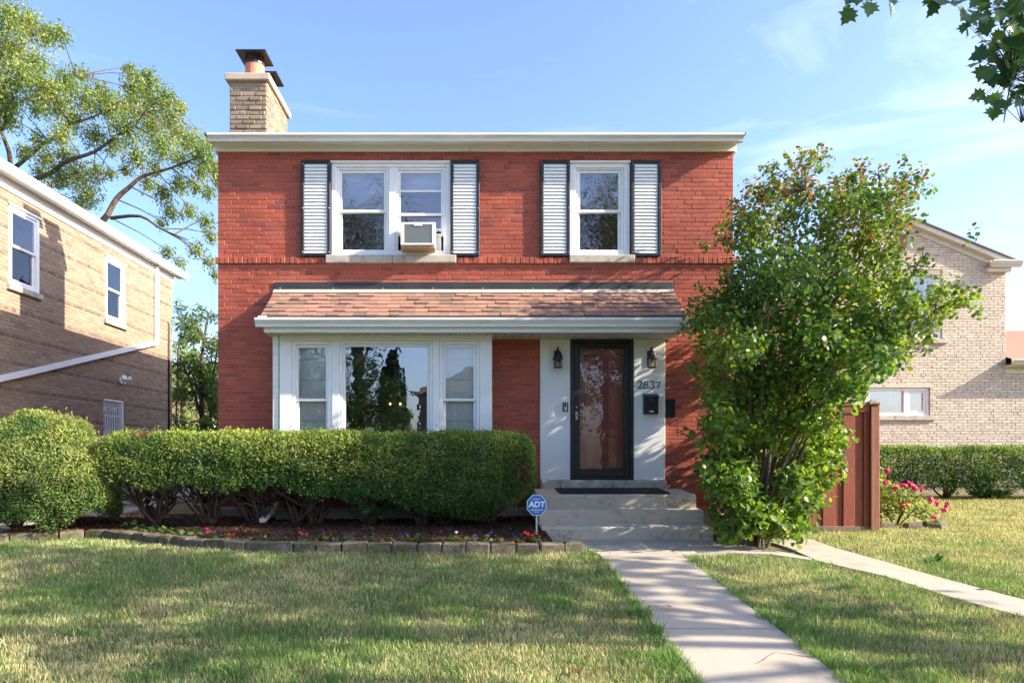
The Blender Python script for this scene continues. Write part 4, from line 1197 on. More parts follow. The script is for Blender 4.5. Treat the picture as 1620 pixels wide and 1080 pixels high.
# ================================================================== FENCE
fence = thing('wood_fence', 'tall reddish stained cedar board fence beside the big shrub', 'fence', (0, -.54, 0))
bw_ = .146; x = 3.99; k = 0
while x < 5.66:
    yb = -.018 if k % 2 else 0.0
    mb = MB(); mb.box(0, bw_-.004 if k % 2 == 0 else bw_+.02, 0, .018, .06, 1.70, .004)
    obj('board', mb, M['fence'], fence, (x - (.012 if k % 2 else 0), yb, rnd.uniform(-.006, .006)), rot=(0, rnd.uniform(-.002, .002), 0)); x += bw_; k += 1
mb = MB(); mb.box(3.98, 5.665, -.04, .025, 1.70, 1.79, .006); obj('top_rail', mb, M['fence'], fence)
mb = MB(); mb.box(3.98, 5.665, -.05, .04, 1.791, 1.815, .004); obj('rail_cap', mb, M['fence_post'], fence)
mb = MB(); mb.box(3.98, 5.69, -.03, .01, -.08, .075, .005); obj('kickboard', mb, M['old_wood'], fence)
mb = MB(); mb.box(3.98, 5.66, .019, .055, .35, .43, .004); mb.box(3.98, 5.66, .019, .055, 1.35, 1.43, .004); obj('back_rail', mb, M['fence'], fence)
mb = MB(); mb.box(5.67, 5.795, -.05, .06, -.15, 1.80, .008); mb.box(5.667, 5.70, -.06, -.051, -.1, 1.78, .003); obj('post', mb, M['fence_post'], fence)
mb = MB(); mb.box(5.63, 5.80, -.075, .085, 1.801, 1.835, .012); mb.v += [(5.64,-.065,1.836),(5.79,-.065,1.836),(5.79,.075,1.836),(5.64,.075,1.836),(5.715,.005,1.885)]; b = len(mb.v)-5; mb.f += [(b,b+1,b+4),(b+1,b+2,b+4),(b+2,b+3,b+4),(b+3,b,b+4)]; obj('post_cap', mb, M['old_wood'], fence)

# ================================================================== YARD SIGN
sg = thing('yard_sign', 'blue octagonal security sign on a stake beside the steps', 'sign', (.79, -1.90, .05))
mb = MB(); mb.tube([(0, .012, -.1), (0, .012, .48)], .011, 6); obj('stake', mb, M['steel'], sg)
R8 = .130
def octo(r, y0, y1):
    return MB().prism_y([(r*math.cos(math.pi/8+i*math.pi/4), r*math.sin(math.pi/8+i*math.pi/4)*1.06) for i in range(8)], y0, y1)
obj('border', octo(R8, -.004, .0), M['sign_white'], sg, (0, 0, .425))
obj('panel', octo(R8-.008, -.0055, -.0041), M['sign_blue'], sg, (0, 0, .425))
def text(body, size, x, z, parent, mat, y=-.007, off=0.0, shear=0.0, sx=1.0):
    cu = bpy.data.curves.new('lettering', 'FONT'); cu.body = body; cu.size = size; cu.align_x = 'CENTER'; cu.align_y = 'CENTER'; cu.extrude = .0006; cu.offset = off; cu.shear = shear
    tmp = bpy.data.objects.new('lettering', cu); me = bpy.data.meshes.new_from_object(tmp); bpy.data.objects.remove(tmp); me.materials.clear(); me.materials.append(mat)
    o = bpy.data.objects.new('lettering', me); COL.objects.link(o); o.parent = parent; o.location = (x, y, z); o.rotation_euler = (math.pi/2, 0, 0); o.scale = (sx, 1, 1)
    return o
text('ADT', .098, 0, .433, sg, M['sign_white'], off=.0035, shear=.12, sx=1.0)
text('SECURED BY', .017, 0, .500, sg, M['sign_white'], off=.0004)
text('1-800-ADT-ASAP', .022, 0, .366, sg, M['sign_white'], off=.0009)
mb = MB(); mb.box(-.034, .034, -.0062, -.0056, .340, .346); obj('underline', mb, M['sign_white'], sg)

# ================================================================== far background between the houses
fh = thing('far_house', 'low house with a brown hipped roof far back between the houses', 'house', (-15.5, 28, .2))
mb = MB(); mb.box(-4, 3.4, 0, 6, -.5, 2.4); obj('wall', mb, M['white'], fh)
mb = MB(); mb.v += [(-4.4,-.4,2.4),(3.8,-.4,2.4),(3.8,6.4,2.4),(-4.4,6.4,2.4),(-2,3,4.0),(1.2,3,4.0)]; mb.f += [(0,3,2,1),(0,1,5,4),(1,2,5),(2,3,4,5),(3,0,4)]; obj('roof', mb, M['roof_pink'], fh)
mb = MB(); mb.box(1.9, 2.5, 2.2, 2.8, 2.5, 4.9); obj('chimney', mb, M['cream_brick'], fh)
mb = MB(); mb.box(-4.45, 3.85, -.5, -.38, 2.28, 2.42, .01); obj('gutter', mb, M['white'], fh)

# houses across the street (mirrored in the windows)
def street_house(loc, w, label, mat):
    t = thing('street_house', label, 'house', loc)
    wall_ = wall_panel('wall', 0, w, -.6, 5.0, [(1, 2.4, 1.4, 2.8), (w-2.8, w-1.2, 1.4, 2.8), (1.2, 2.2, 3.4, 4.5), (w/2-.5, w/2+.5, .2, 2.3)], mat, t, -.2, 0)
    m_ = MB(); m_.box(0, w, -8, -.25, -.6, 4.95); obj('core', m_, mat, t)
    m_ = MB(); m_.v += [(-.4,.2,5.0),(w+.4,.2,5.0),(w+.4,-8.4,5.0),(-.4,-8.4,5.0),(w*.35,-4,7.0),(w*.65,-4,7.0)]; m_.f += [(0,1,2,3),(0,4,5,1),(1,5,2),(2,5,4,3),(3,4,0)]; obj('roof', m_, M['roof_dark'], t)
    for (a, b, c, d) in ((1, 2.4, 1.4, 2.8), (w-2.8, w-1.2, 1.4, 2.8), (1.2, 2.2, 3.4, 4.5)):
        m_ = MB(); m_.frame(a, b, c, d, -.1, .02, .08, .004); obj('window_frame', m_, M['white'], t)
street_house((-3.2, -31, -.45), 9.0, 'grey-brown brick house across the street', M['street_wall'])
street_house((9.5, -31, -.45), 9.0, 'pale brick house across the street further along', M['street_wall'])
street_house((-17.5, -31, -.45), 8.5, 'tan house across the street at the far end', M['street_wall'])
# ================================================================== vegetation
NEEDLE_V = [(0,0,0),(.5,.15,.04),(1,0,-.05),(.5,-.15,.04)]
def hedge_foliage(name, parent, c, half, r, n, under, seed, cols, size=(.026,.050), shell=.10, dome=False):
    """clipped foliage: leaves fill a rounded box down to a ragged underside; `under(x)` gives its height"""
    g = np.random.default_rng(seed)
    c = np.array(c); half = np.array(half)
    pts = []; nor = []; dep = []; tot = 0
    while tot < n:
        P = g.uniform(-1, 1, (200000, 3))*(half+.12)
        bump_ = (.11 if dome else .032)*sinnoise(P, .8, seed+1, 3) + .022*sinnoise(P, 4.0, seed+2, 2)
        def sd(Q):
            if dome:
                k0 = np.linalg.norm(Q/half, axis=1); k1 = np.linalg.norm(Q/half**2, axis=1); return k0*(k0-1)/np.maximum(k1, 1e-6)
            q = np.abs(Q)-(half-r); return np.linalg.norm(np.maximum(q, 0), axis=1) + np.minimum(np.max(q, axis=1), 0) - r
        d = sd(P) - bump_
        keep = (d < .012) & (d > -shell)
        P = P[keep]; d = d[keep]
        e = 1e-3
        N = np.stack([sd(P+np.eye(3)[k]*e)-sd(P-np.eye(3)[k]*e) for k in range(3)], 1)
        W = P + c
        lim = under(W[:, 0]) + .14*sinnoise(W, 1.3, seed+3, 3)
        k2 = (W[:, 2] > lim) & (g.random(len(W)) < np.clip((W[:, 2]-lim)/.14 + .35, 0, 1))
        # little gaps in the face
        k2 &= (sinnoise(W, 2.2, seed+5, 2) > -.85) | (g.random(len(W)) < .6)
        P = P[k2]; pts.append(W[k2]); nor.append(N[k2]); dep.append(d[k2]); tot += k2.sum()
    P = np.concatenate(pts)[:n]; N = unit(np.concatenate(nor)[:n]); d = np.concatenate(dep)[:n]
    # stray shoots proud of the clipped face
    far = g.random(n) < .08; P[far] += N[far]*(g.random(far.sum())**2*.09)[:, None]
    # leaf direction: outward and up; normal crosswise
    S = g.uniform(size[0], size[1], n)
    spin = N*1.0 + g.normal(0, .55, (n, 3)) + np.array([0, 0, .25])
    nn = g.normal(size=(n, 3)) + N*.8
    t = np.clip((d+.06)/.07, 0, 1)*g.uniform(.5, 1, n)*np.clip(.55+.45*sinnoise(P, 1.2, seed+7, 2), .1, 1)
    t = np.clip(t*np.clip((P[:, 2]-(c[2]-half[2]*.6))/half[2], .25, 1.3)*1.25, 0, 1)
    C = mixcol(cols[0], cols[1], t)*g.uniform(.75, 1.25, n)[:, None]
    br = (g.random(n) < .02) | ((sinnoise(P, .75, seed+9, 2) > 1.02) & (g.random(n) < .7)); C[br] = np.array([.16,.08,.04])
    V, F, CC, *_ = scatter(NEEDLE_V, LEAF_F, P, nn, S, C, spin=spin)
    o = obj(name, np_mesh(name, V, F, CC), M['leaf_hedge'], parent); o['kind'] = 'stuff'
    return o

def bush_stems(mb, base, top_pts, r0=.035, seed=1):
    g = random.Random(seed); b = Vector(base)
    for tp in top_pts:
        t = Vector(tp); a = b + Vector((g.uniform(-.06,.06), g.uniform(-.05,.05), 0))
        m1 = a.lerp(t, .35) + Vector((g.uniform(-.12,.12), g.uniform(-.08,.08), g.uniform(-.06,.05)))
        m2 = a.lerp(t, .7) + Vector((g.uniform(-.10,.10), g.uniform(-.08,.08), g.uniform(-.05,.06)))
        rr = r0*g.uniform(.45, 1.0)
        mb.tube([a, m1, m2, t], [rr, rr*.75, rr*.55, rr*.25], 5, cap=False)
        for q in range(9):
            s_ = m1.lerp(m2, g.random()); e = s_ + Vector((g.uniform(-.28,.28), g.uniform(-.25,.22), g.uniform(.05,.30)))
            mm = s_.lerp(e, .5) + Vector((g.uniform(-.04,.04), g.uniform(-.04,.04), g.uniform(-.03,.05)))
            mb.tube([s_, mm, e], [rr*.45, rr*.32, rr*.15], 4, cap=False)

YEW = ((.050,.140,.036), (.44,.50,.10))
hedge = thing('clipped_hedge', 'long clipped yew hedge with bare stems in front of the bay window', 'hedge')
HC = (-2.08, -1.02, .83)
def under_front(x):
    return np.interp(x, [-5.0, -4.6, -4.2, -3.4, -2.9, -2.3, -1.7, -1.2, -.6, -.2, .3, .9], [.80, .72, .62, .58, .64, .56, .46, .46, .28, .24, .32, .54])
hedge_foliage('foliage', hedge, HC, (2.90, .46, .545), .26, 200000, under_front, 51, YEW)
for i, bxp in enumerate((-4.38, -3.62, -3.05, -2.42, -2.18, -1.42, -.70, -.42, .22)):
    mb = MB(); g = random.Random(60+i); y = -.86 + g.uniform(-.1, .1); zb = bed_z(bxp, y) - .03
    tops = [(bxp + g.uniform(-.55, .55), -1.02 + g.uniform(-.42, .36), .80 + g.uniform(-.12, .3)) for _ in range(15)]
    bush_stems(mb, (bxp, y, zb), tops, .034, 80+i)
    mb.tube([(bxp, y, zb-.05), (bxp+g.uniform(-.03,.03), y, zb+.10), (bxp+g.uniform(-.08,.08), y, zb+.30)], [.05, .042, .028], 7)
    obj('stem', mb, M['bark'], hedge)

rb = thing('round_bush', 'rounded sunlit yew bush at the far left end of the hedge', 'bush')
def under_round(x): return np.interp(x, [-7, -6.2, -5.6, -5.15, -4.9], [.10, .14, .22, .14, .35])
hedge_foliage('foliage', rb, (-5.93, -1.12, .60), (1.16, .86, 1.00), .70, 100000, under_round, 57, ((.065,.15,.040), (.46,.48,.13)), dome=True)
mb = MB()
for q in range(3):
    bx0 = -6.2+q*.35; g = random.Random(90+q)
    bush_stems(mb, (bx0, -1.0, bed_z(-5.9, -1.0)-.05), [(bx0+g.uniform(-.6,.6), -1.1+g.uniform(-.5,.4), .7+g.uniform(0,.5)) for _ in range(8)], .035, 95+q)
obj('stem', mb, M['bark'], rb)

rhg = thing('clipped_hedge', 'low clipped hedge in front of the cream brick house', 'hedge')
def under_r(x): return .30 + .10*np.sin(x*2.1) + .08*np.sin(x*4.7+1)
hedge_foliage('foliage', rhg, (12.0, 5.1, .70), (4.3, .45, .52), .20, 85000, under_r, 71, ((.032,.105,.030), (.27,.40,.06)), size=(.045,.075))
for i in range(8):
    mb = MB(); bx0 = 8.5+i*.98; g = random.Random(120+i)
    bush_stems(mb, (bx0, 5.1, gzf(5.1)-.04), [(bx0+g.uniform(-.5,.5), 5.1+g.uniform(-.35,.35), .55+g.uniform(-.1,.3)) for _ in range(8)], .04, 130+i)
    obj('stem', mb, M['bark'], rhg)

# ---- trees from limbs and leaf clumps ---------------------------------------
def pix(px, py, depth):
    """metres for a point seen at a bearing, at a given distance from the viewer"""
    return np.array([(px-748)/1120*depth, depth-10.667, EYE+(715-py)/1120*depth])

def limbs_mesh(limbs, twigs, n=8, k=1.0):
    mb = MB()
    for pts, r0, r1 in limbs:
        r0, r1 = r0*k, r1*k
        # subdivide with a smooth curve
        P = [Vector(p) for p in pts]; Q = []
        for i in range(len(P)-1):
            p0, p1, p2, p3 = P[max(i-1,0)], P[i], P[i+1], P[min(i+2,len(P)-1)]
            for s_ in (0, .33, .67):
                Q.append(.5*((2*p1) + (p2-p0)*s_ + (2*p0-5*p1+4*p2-p3)*s_*s_ + (3*p1-p0-3*p2+p3)*s_**3))
        Q.append(P[-1]); m = len(Q)
        mb.tube(Q, [r0+(r1-r0)*i/(m-1) for i in range(m)], n)
    for pts, r0, r1 in twigs:
        m = len(pts); mb.tube(pts, [r0+(r1-r0)*i/(m-1) for i in range(m)], 4, cap=False)
    return mb

def clump_twigs(limbs, clumps, g, r=.02, sub=5, subr=.008):
    nodes = [Vector(p) for pts, a, b in limbs for i in range(len(pts)-1) for p in [tuple(np.array(pts[i])*(1-t)+np.array(pts[i+1])*t) for t in (0, .5, 1)]]
    tw = []
    for (c, rad) in clumps:
        cv = Vector(c)
        low = [n for n in nodes]
        nb = min(low, key=lambda n: (n-cv).length + max(0, (n.z-cv.z))*.4)
        mid = nb.lerp(cv, .5) + Vector((g.uniform(-.1,.1), g.uniform(-.1,.1), g.uniform(0,.12)))*rad*2
        tw.append(([nb, mid, cv], r, r*.45))
        for _ in range(sub):
            d = Vector((g.gauss(0,1), g.gauss(0,1), g.gauss(.1,.8))).normalized()*rad*g.uniform(.6,1.0)
            tw.append(([mid.lerp(cv, g.uniform(.3,1)), cv+d*.5+Vector((0,0,.03)), cv+d], subr, subr*.4))
    return tw

def clump_leaves(clumps, dens, g, up=.6, flat=.75, droop=0.0, power=.45):
    P = []; N = []
    for (c, rad) in clumps:
        n = max(3, int(dens*rad*rad)); d = unit(g.normal(size=(n, 3))); rr = rad*g.random(n)**power
        lump = 1+.22*sinnoise(d, .45, int(g.integers(1e6)), 2)
        p = d*rr[:, None]*lump[:, None]*np.array([1, 1, flat]); p[:, 2] -= droop*rad*(g.random(n)**2)
        P.append(p + np.array(c)); N.append(d*.5 + g.normal(0, .6, (n, 3)) + np.array([0, 0, up]))
    return np.concatenate(P), np.concatenate(N)

# --- big shrub by the steps
g5 = np.random.default_rng(5); gp = random.Random(5)
shrub = thing('tall_shrub', 'tall multi-stemmed leafy shrub with reddish tips right of the steps', 'shrub')
SB = np.array([3.40, -2.02, 0.0])
spec = [(1282,248,11),(1270,285,16),(1250,262,9),(1208,268,9),(1225,262,8),(1160,320,10),(1185,345,14),(1390,275,11),(1418,292,12),(1440,312,12),(1428,352,16),(1352,282,14),(1320,290,14),(1405,310,26),(1375,330,22),(1485,485,16),(1465,405,12),(1490,462,14),(1524,474,10),(1500,498,12),(1468,535,11),(1462,556,9),(1440,540,14),(1100,520,12),(1092,482,9),(1098,585,10),(1110,700,10),(1108,755,10),(1130,815,14),(1275,262,22),(1258,300,26),(1218,285,17),(1216,315,20),(1172,335,16),(1168,368,26),(1140,380,14),(1292,335,34),(1345,305,28),(1395,300,26),(1425,330,24),(1228,362,34),(1300,392,42),(1368,368,40),(1415,388,24),(1190,425,38),(1240,440,46),(1325,455,46),(1395,445,38),(1450,428,24),(1475,475,28),(1508,478,18),(1440,500,32),(1470,515,16),(1105,495,18),(1130,490,28),(1160,478,34),(1115,545,18),(1155,550,32),(1215,520,44),(1290,540,44),(1360,535,40),(1410,565,26),(1385,590,20),(1135,610,26),(1190,600,38),(1265,620,40),(1315,600,30),(1335,620,24),(1130,665,16),(1120,735,18),(1150,745,32),(1185,690,22),(1230,700,34),(1290,690,34),(1300,690,22),(1300,740,30),(1270,770,36),(1220,785,36),(1170,795,32),(1150,838,12),(1195,835,22),(1255,822,26),(1278,795,20),(1290,720,22),(1335,560,30),(1250,570,36),(1370,480,36),(1280,490,40),(1200,470,36)]
clumps = []
for (px, py, r) in spec:
    d = 9.05 + gp.uniform(-1.15, 1.2)*(1 if 430 < py < 780 else .6) + (.3 if px < 1150 else 0)
    clumps.append((tuple(pix(px, py, d)), r/1120*d*1.26))
limbs = []
for (tx, ty, mx_, my_, dd, r) in ((1275,300,1215,600,.1,.030),(1345,330,1245,600,-.3,.032),(1400,330,1265,610,.3,.028),(1440,440,1300,600,-.2,.032),(1480,490,1320,590,.2,.024),(1200,420,1190,620,.4,.026),(1160,470,1165,640,.1,.026),(1230,380,1205,600,-.4,.030),(1310,420,1235,640,.5,.030),(1370,400,1280,560,.5,.026),(1130,540,1150,680,.3,.022),(1320,600,1255,700,-.5,.024),(1180,360,1180,560,-.2,.022),(1400,560,1300,640,-.4,.022),(1290,480,1225,660,-.1,.026)):
    t_ = pix(tx, ty, 8.6+dd); m_ = pix(mx_, my_, 8.6+dd*.5)
    b_ = SB + np.array([gp.uniform(-.16,.16), gp.uniform(-.12,.12), -.05])
    q = b_*.55 + m_*.45 + np.array([gp.uniform(-.05,.05), gp.uniform(-.05,.05), .02]); q2 = m_*.6+t_*.4+np.array([gp.uniform(-.08,.08), 0, .05])
    limbs.append(([b_, q, m_, q2, t_], r, .006))
tw = clump_twigs(limbs, clumps, gp, .010, 5, .005)
obj('stems', limbs_mesh(limbs, tw, 7), M['stem_grey'], shrub)
extra = [(tuple(pix(px, py, 8.2)), .17) for px, py in ((1170,838),(1190,830),(1212,838),(1235,832),(1255,842),(1150,842),(1225,805),(1180,805))]
SIL = [(1090,480),(1130,440),(1150,390),(1165,330),(1200,275),(1275,245),(1290,285),(1350,285),(1400,280),(1435,320),(1420,390),(1440,410),(1450,440),(1490,470),(1470,500),(1440,520),(1425,540),(1420,590),(1385,600),(1342,625),(1312,700),(1285,790),(1265,845),(1170,855),(1120,820),(1105,750),(1128,700),(1105,640),(1100,560)]
sx_ = np.array([gp.uniform(1085,1530) for _ in range(620)]); sy_ = np.array([gp.uniform(240,860) for _ in range(620)])
SIL = [(1270+(x-1270)*.91, 560+(y-560)*.91) for x, y in SIL]
for px, py in zip(sx_[point_in(SIL, sx_, sy_)], sy_[point_in(SIL, sx_, sy_)]):
    dd_ = 9.0 + gp.uniform(-1.0, 1.15)*(1 if 430 < py < 780 else .55)
    extra.append((tuple(pix(px, py, dd_)), gp.uniform(.14, .24)))
for (c, r) in clumps:
    extra.append(((c[0]+gp.uniform(-.12,.12), c[1]+gp.choice((-1,1))*gp.uniform(.25,.6), c[2]+gp.uniform(-.12,.12)), r*.85))
P, N = clump_leaves(clumps + extra, 2100, g5, .55, .95, 0)
limb_ex = [(c, r) for (c, r) in extra if r < .24][:200]
# a low skirt at the foot
keep = P[:, 2] > .03; P, N = P[keep], N[keep]
keep = ~((P[:,0] < 3.1) & (P[:,2] < .62) & (P[:,1] > -1.7)) & ~((P[:,0] < HX1+.05) & (P[:,1] > -.06))
P, N = P[keep], N[keep]
n = len(P)
S = g5.uniform(.046, .092, n)*np.interp(P[:, 2], [1.5, 3.4], [1.0, .66])
tt = np.clip(.5+.5*sinnoise(P, .5, 8, 2)+g5.normal(0, .25, n), 0, 1)
C = mixcol((.040,.115,.030), (.20,.30,.045), tt)
red = (P[:, 2] > 3.6) & (g5.random(n) < np.clip((P[:, 2]-3.5)*.4, 0, .5)) & (sinnoise(P, 1.1, 77, 2) > -.25)
C[red] = mixcol((.26,.07,.05), (.28,.15,.05), g5.random(red.sum()))
yel = (g5.random(n) < .08); C[yel] = np.array([.20,.22,.04])
C *= g5.uniform(.8, 1.2, n)[:, None]
# the 300 that face the viewer most openly are leaves of their own
order = np.argsort(P[:, 1] - S*14)[:300]
mask = np.zeros(n, dtype=bool); mask[order] = True
V, F, CC, *_ = scatter(ROUND_V, ROUND_F, P[~mask], N[~mask], S[~mask], C[~mask])
o = obj('foliage', np_mesh('foliage', V, F, CC), M['leaf_shrub'], shrub); o['kind'] = 'stuff'
leaf_me = []
for q in range(6):
    col = mixcol((.045,.125,.032), (.18,.28,.045), np.array([q/5]))
    me = np_mesh('leaf', np.array(ROUND_V), np.array(ROUND_F), np.repeat(col, len(ROUND_V), 0)); me.materials.append(M['leaf_shrub']); leaf_me.append(me)
def place_leaf(me, parent, p, nrm, size, name='leaf', spin=None):
    nz_ = Vector(nrm).normalized(); t = Vector(spin if spin is not None else (gp.gauss(0,1), gp.gauss(0,1), gp.gauss(0,1))); t = (t - nz_*t.dot(nz_)).normalized(); b = nz_.cross(t)
    o = bpy.data.objects.new(name, me); COL.objects.link(o); o.parent = parent
    o.matrix_basis = Matrix(((t.x*size, b.x*size, nz_.x*size, p[0]), (t.y*size, b.y*size, nz_.y*size, p[1]), (t.z*size, b.z*size, nz_.z*size, p[2]), (0,0,0,1)))
    return o
for i in order: place_leaf(leaf_me[int(tt[i]*5.99)], shrub, P[i], N[i], S[i])

# --- maple whose branch hangs in at the top right; its crown shades the lawn
maple = thing('maple_tree', 'maple tree whose leafy branch hangs in at the upper right', 'tree')
MBASE = np.array([10.2, -7.2, gzf(-7.2)])
trunk_top = MBASE + np.array([-.1, .1, 4.2])
g6 = np.random.default_rng(6); gm = random.Random(6)
ctr = np.array([9.6, -6.9, 7.0]); rad3 = np.array([4.6, 3.5, 3.6])
mcl = []
tries = 0
while len(mcl) < 60 and tries < 5000:
    tries += 1
    d = unit(g6.normal(size=(1, 3)))[0]; r = g6.random()**.4
    c = ctr + d*r*rad3
    if c[2] < 3.3: continue
    q_ = (c[2]-1.4)/3.0; lx_, ly_ = c[0]-5.5*q_, c[1]+1.2*q_      # keep the crown open where the sun comes through to the hedge
    if -7.4 < lx_ < -1.3 and -2.6 < ly_ < .8: continue
    mcl.append((tuple(c), float(g6.uniform(.55, .95))))
limbs = [([MBASE-np.array([0,0,.3]), MBASE+np.array([.05,0,2]), trunk_top], .30, .22)]
for k in range(11):
    a = 2*math.pi*k/11 + gm.uniform(-.2,.2); e = ctr + np.array([math.cos(a)*3.4, math.sin(a)*2.6, gm.uniform(-2.2, 2.8)])
    st_ = trunk_top + np.array([0,0,gm.uniform(-1.2,.8)]); m_ = st_*.5+e*.5+np.array([0,0,.5])
    limbs.append(([st_, m_, e], .08, .02))
# the branch in view
bl = [np.array([8.4,-6.2,5.6]), np.array([6.6,-5.3,5.6]), np.array([5.5,-4.8,5.35]), np.array([4.75,-4.65,4.9])]
limbs.append((bl, .06, .012))
limbs.append(([np.array([6.2,-5.1,5.55]), np.array([5.1,-4.7,5.55]), np.array([4.2,-4.6,5.35]), np.array([3.5,-4.6,5.15])], .025, .006))
tw = clump_twigs(limbs, mcl, gm, .016, 2, .006)
obj('trunk', limbs_mesh(limbs, tw, 9), M['bark'], maple)
P, N = clump_leaves(mcl, 150, g6, .8, .8, .1)
d_ = P[:, 1]+10.667
px_ = 748 + P[:, 0]/np.maximum(d_, .1)*1120; py_ = 715 - (P[:, 2]-EYE)/np.maximum(d_, .1)*1120
seen = (d_ > .2) & (px_ < 1665) & (px_ > -100) & (py_ > -60)
P, N = P[~seen], N[~seen]; n = len(P)
S = g6.uniform(.12, .19, n)
C = mixcol((.035,.10,.028), (.10,.19,.04), g6.random(n))
V, F, CC, *_ = scatter(MAPLE_V, MAPLE_F, P, N, S, C)
o = obj('crown', np_mesh('crown', V, F, CC), M['leaf_maple'], maple); o['kind'] = 'stuff'
mle = []
for q in range(4):
    col = mixcol((.035,.10,.030), (.10,.19,.045), np.array([q/3]))
    me = np_mesh('leaf', np.array(MAPLE_V), np.array(MAPLE_F), np.repeat(col, len(MAPLE_V), 0)); me.materials.append(M['leaf_maple']); mle.append(me)
seen_leaves = []
def spray(px, py, r, n, dep=6.0):
    for _ in range(n):
        a = gm.uniform(0, 6.28); q = r*math.sqrt(gm.random())
        seen_leaves.append(pix(px+q*math.cos(a), py+q*math.sin(a)*.9, dep+gm.uniform(-.35,.35)))
spray(1590,15,50,34); spray(1545,8,38,16); spray(1600,70,38,30); spray(1575,95,26,16); spray(1615,120,34,22); spray(1560,60,12,3); spray(1570,160,17,9); spray(1605,150,12,4); spray(1640,60,40,30); spray(1650,140,40,25); spray(1610,-30,60,30)
spray(1350,-2,16,7); spray(1376,4,6,2); spray(1405,-3,6,2); spray(1466,-4,8,2); spray(1500,-10,25,8)
tw2 = []
for p in seen_leaves:
    place_leaf(mle[gm.randrange(4)], maple, p, (gm.gauss(0,.45), -.75+gm.gauss(0,.35), gm.gauss(.35,.4)), gm.uniform(.105,.15), spin=(gm.gauss(-.2,.5), gm.gauss(0,.3), -1.0+gm.gauss(0,.4)))
    b_ = min(bl + [np.array([5.1,-4.7,5.55]), np.array([4.2,-4.6,5.35]), np.array([3.5,-4.6,5.15]), np.array([4.6,-4.62,4.3]), np.array([4.7,-4.6,3.95])], key=lambda q: np.linalg.norm(q-p))
    tw2.append(([Vector(b_), Vector((b_+p)/2+np.array([0,0,.05])), Vector(p)], .0035, .0018))
lim2 = [([np.array([4.75,-4.65,4.9]), np.array([4.6,-4.62,4.3]), np.array([4.55,-4.6,3.95])], .010, .004)]
obj('twigs', limbs_mesh(lim2, tw2, 5), M['stem_grey'], maple)

# --- elm behind the tan house
elm = thing('elm_tree', 'large airy tree with spreading limbs behind the tan house', 'tree')
g7 = np.random.default_rng(7); ge = random.Random(17)
ED = 25.0
EB = np.array([-14.6, ED-10.667, gzf(14)])
fork = EB + np.array([0, 0, 7.2])
def EP(px, py, dd=0): return pix(px, py, ED+dd)
limbs = [([EB-np.array([0,0,.5]), EB+np.array([.2,0,3.5]), EP(70,340), EP(45,287)], .50, .26),
 ([EP(70,340), EP(110,372,-1), EP(160,352,-2), EP(184,315,-2), EP(206,295,-2), EP(226,279,-2), EP(270,266,-2), EP(315,248,-2)], .26, .05),
 ([EP(176,345,-2), EP(222,342,-2.5), EP(255,362,-2.5), EP(298,380,-3)], .12, .03),
 ([EP(45,287), EP(20,268,.5), EP(14,240,.5), EP(4,212,.5), EP(0,185,.5), EP(10,120,.5)], .20, .07),
 ([EP(4,205,.5), EP(18,180,0), EP(34,160,0), EP(66,148,0), EP(120,120,0)], .13, .04),
 ([EP(20,268,.5), EP(46,247,0), EP(76,222,-.5), EP(98,217,-.5), EP(112,196,-1), EP(146,186,-1), EP(190,160,-1)], .16, .04),
 ([EP(45,287), EP(80,274,-1), EP(106,255,-1.5), EP(150,240,-1.5), EP(186,214,-1.5), EP(212,200,-1.5), EP(240,160,-1.5)], .17, .04),
 ([EP(66,310), EP(84,290,1), EP(120,280,1), EP(150,290,1)], .13, .04),
 ([EP(10,120,.5), EP(40,70,.5), EP(70,40,.5)], .07, .02), ([EP(0,185,.5), EP(-40,120,1), EP(-60,40,1)], .12, .04)]
espec = [(12,20,40),(45,30,34),(75,50,26),(95,48,18),(20,75,38),(-30,60,50),(58,92,26),(30,115,36),(70,128,30),(105,120,26),(128,112,18),(5,150,34),(90,155,30),(135,150,32),(160,140,24),(60,165,22),(175,165,30),(205,105,14),(212,128,24),(235,120,24),(235,150,32),(262,150,24),(205,160,30),(270,180,22),(240,190,34),(200,200,28),(285,165,14),(280,205,24),(300,215,26),(255,225,28),(320,235,24),(335,225,18),(338,260,20),(285,245,22),(215,240,22),(180,225,20),(150,210,26),(115,185,24),(95,205,22),(60,215,18),(40,235,16),(75,245,24),(105,240,22),(120,270,30),(95,275,22),(140,300,26),(125,320,20),(150,265,20),(65,270,18),(200,265,14),(235,285,18),(260,300,20),(285,285,20),(310,290,18),(330,300,14),(270,330,18),(255,350,12),(300,330,16),(325,345,16),(265,395,14),(285,412,12),(310,390,16),(335,370,14),(330,410,14),(340,430,12),(15,185,20),(-20,130,40),(-40,200,40),(245,262,14),(175,270,12),(318,265,18),(345,285,14)]
ecl = []
for (px, py, r) in espec:
    dd = ge.uniform(-2.6, 1.8); c = EP(px, py, dd); ecl.append((tuple(c), r/1120*ED*.95))
tw = clump_twigs(limbs, ecl, ge, .024, 6, .008)
obj('trunk', limbs_mesh(limbs, tw, 8, .52), M['bark_light'], elm)
P, N = clump_leaves(ecl, 2700, g7, .4, .85, .8, .6)
n = len(P); S = g7.uniform(.07, .15, n)
C = mixcol((.13,.20,.045), (.33,.38,.11), np.clip(g7.random(n)*.8+.3*sinnoise(P, .25, 4, 2), 0, 1))
spin = g7.normal(0, .6, (n, 3)) + np.array([.3, 0, -.9])
V, F, CC, *_ = scatter(LEAF_V, LEAF_F, P, N, S, C, spin=spin)
o = obj('crown', np_mesh('crown', V, F, CC), M['leaf_tree'], elm); o['kind'] = 'stuff'

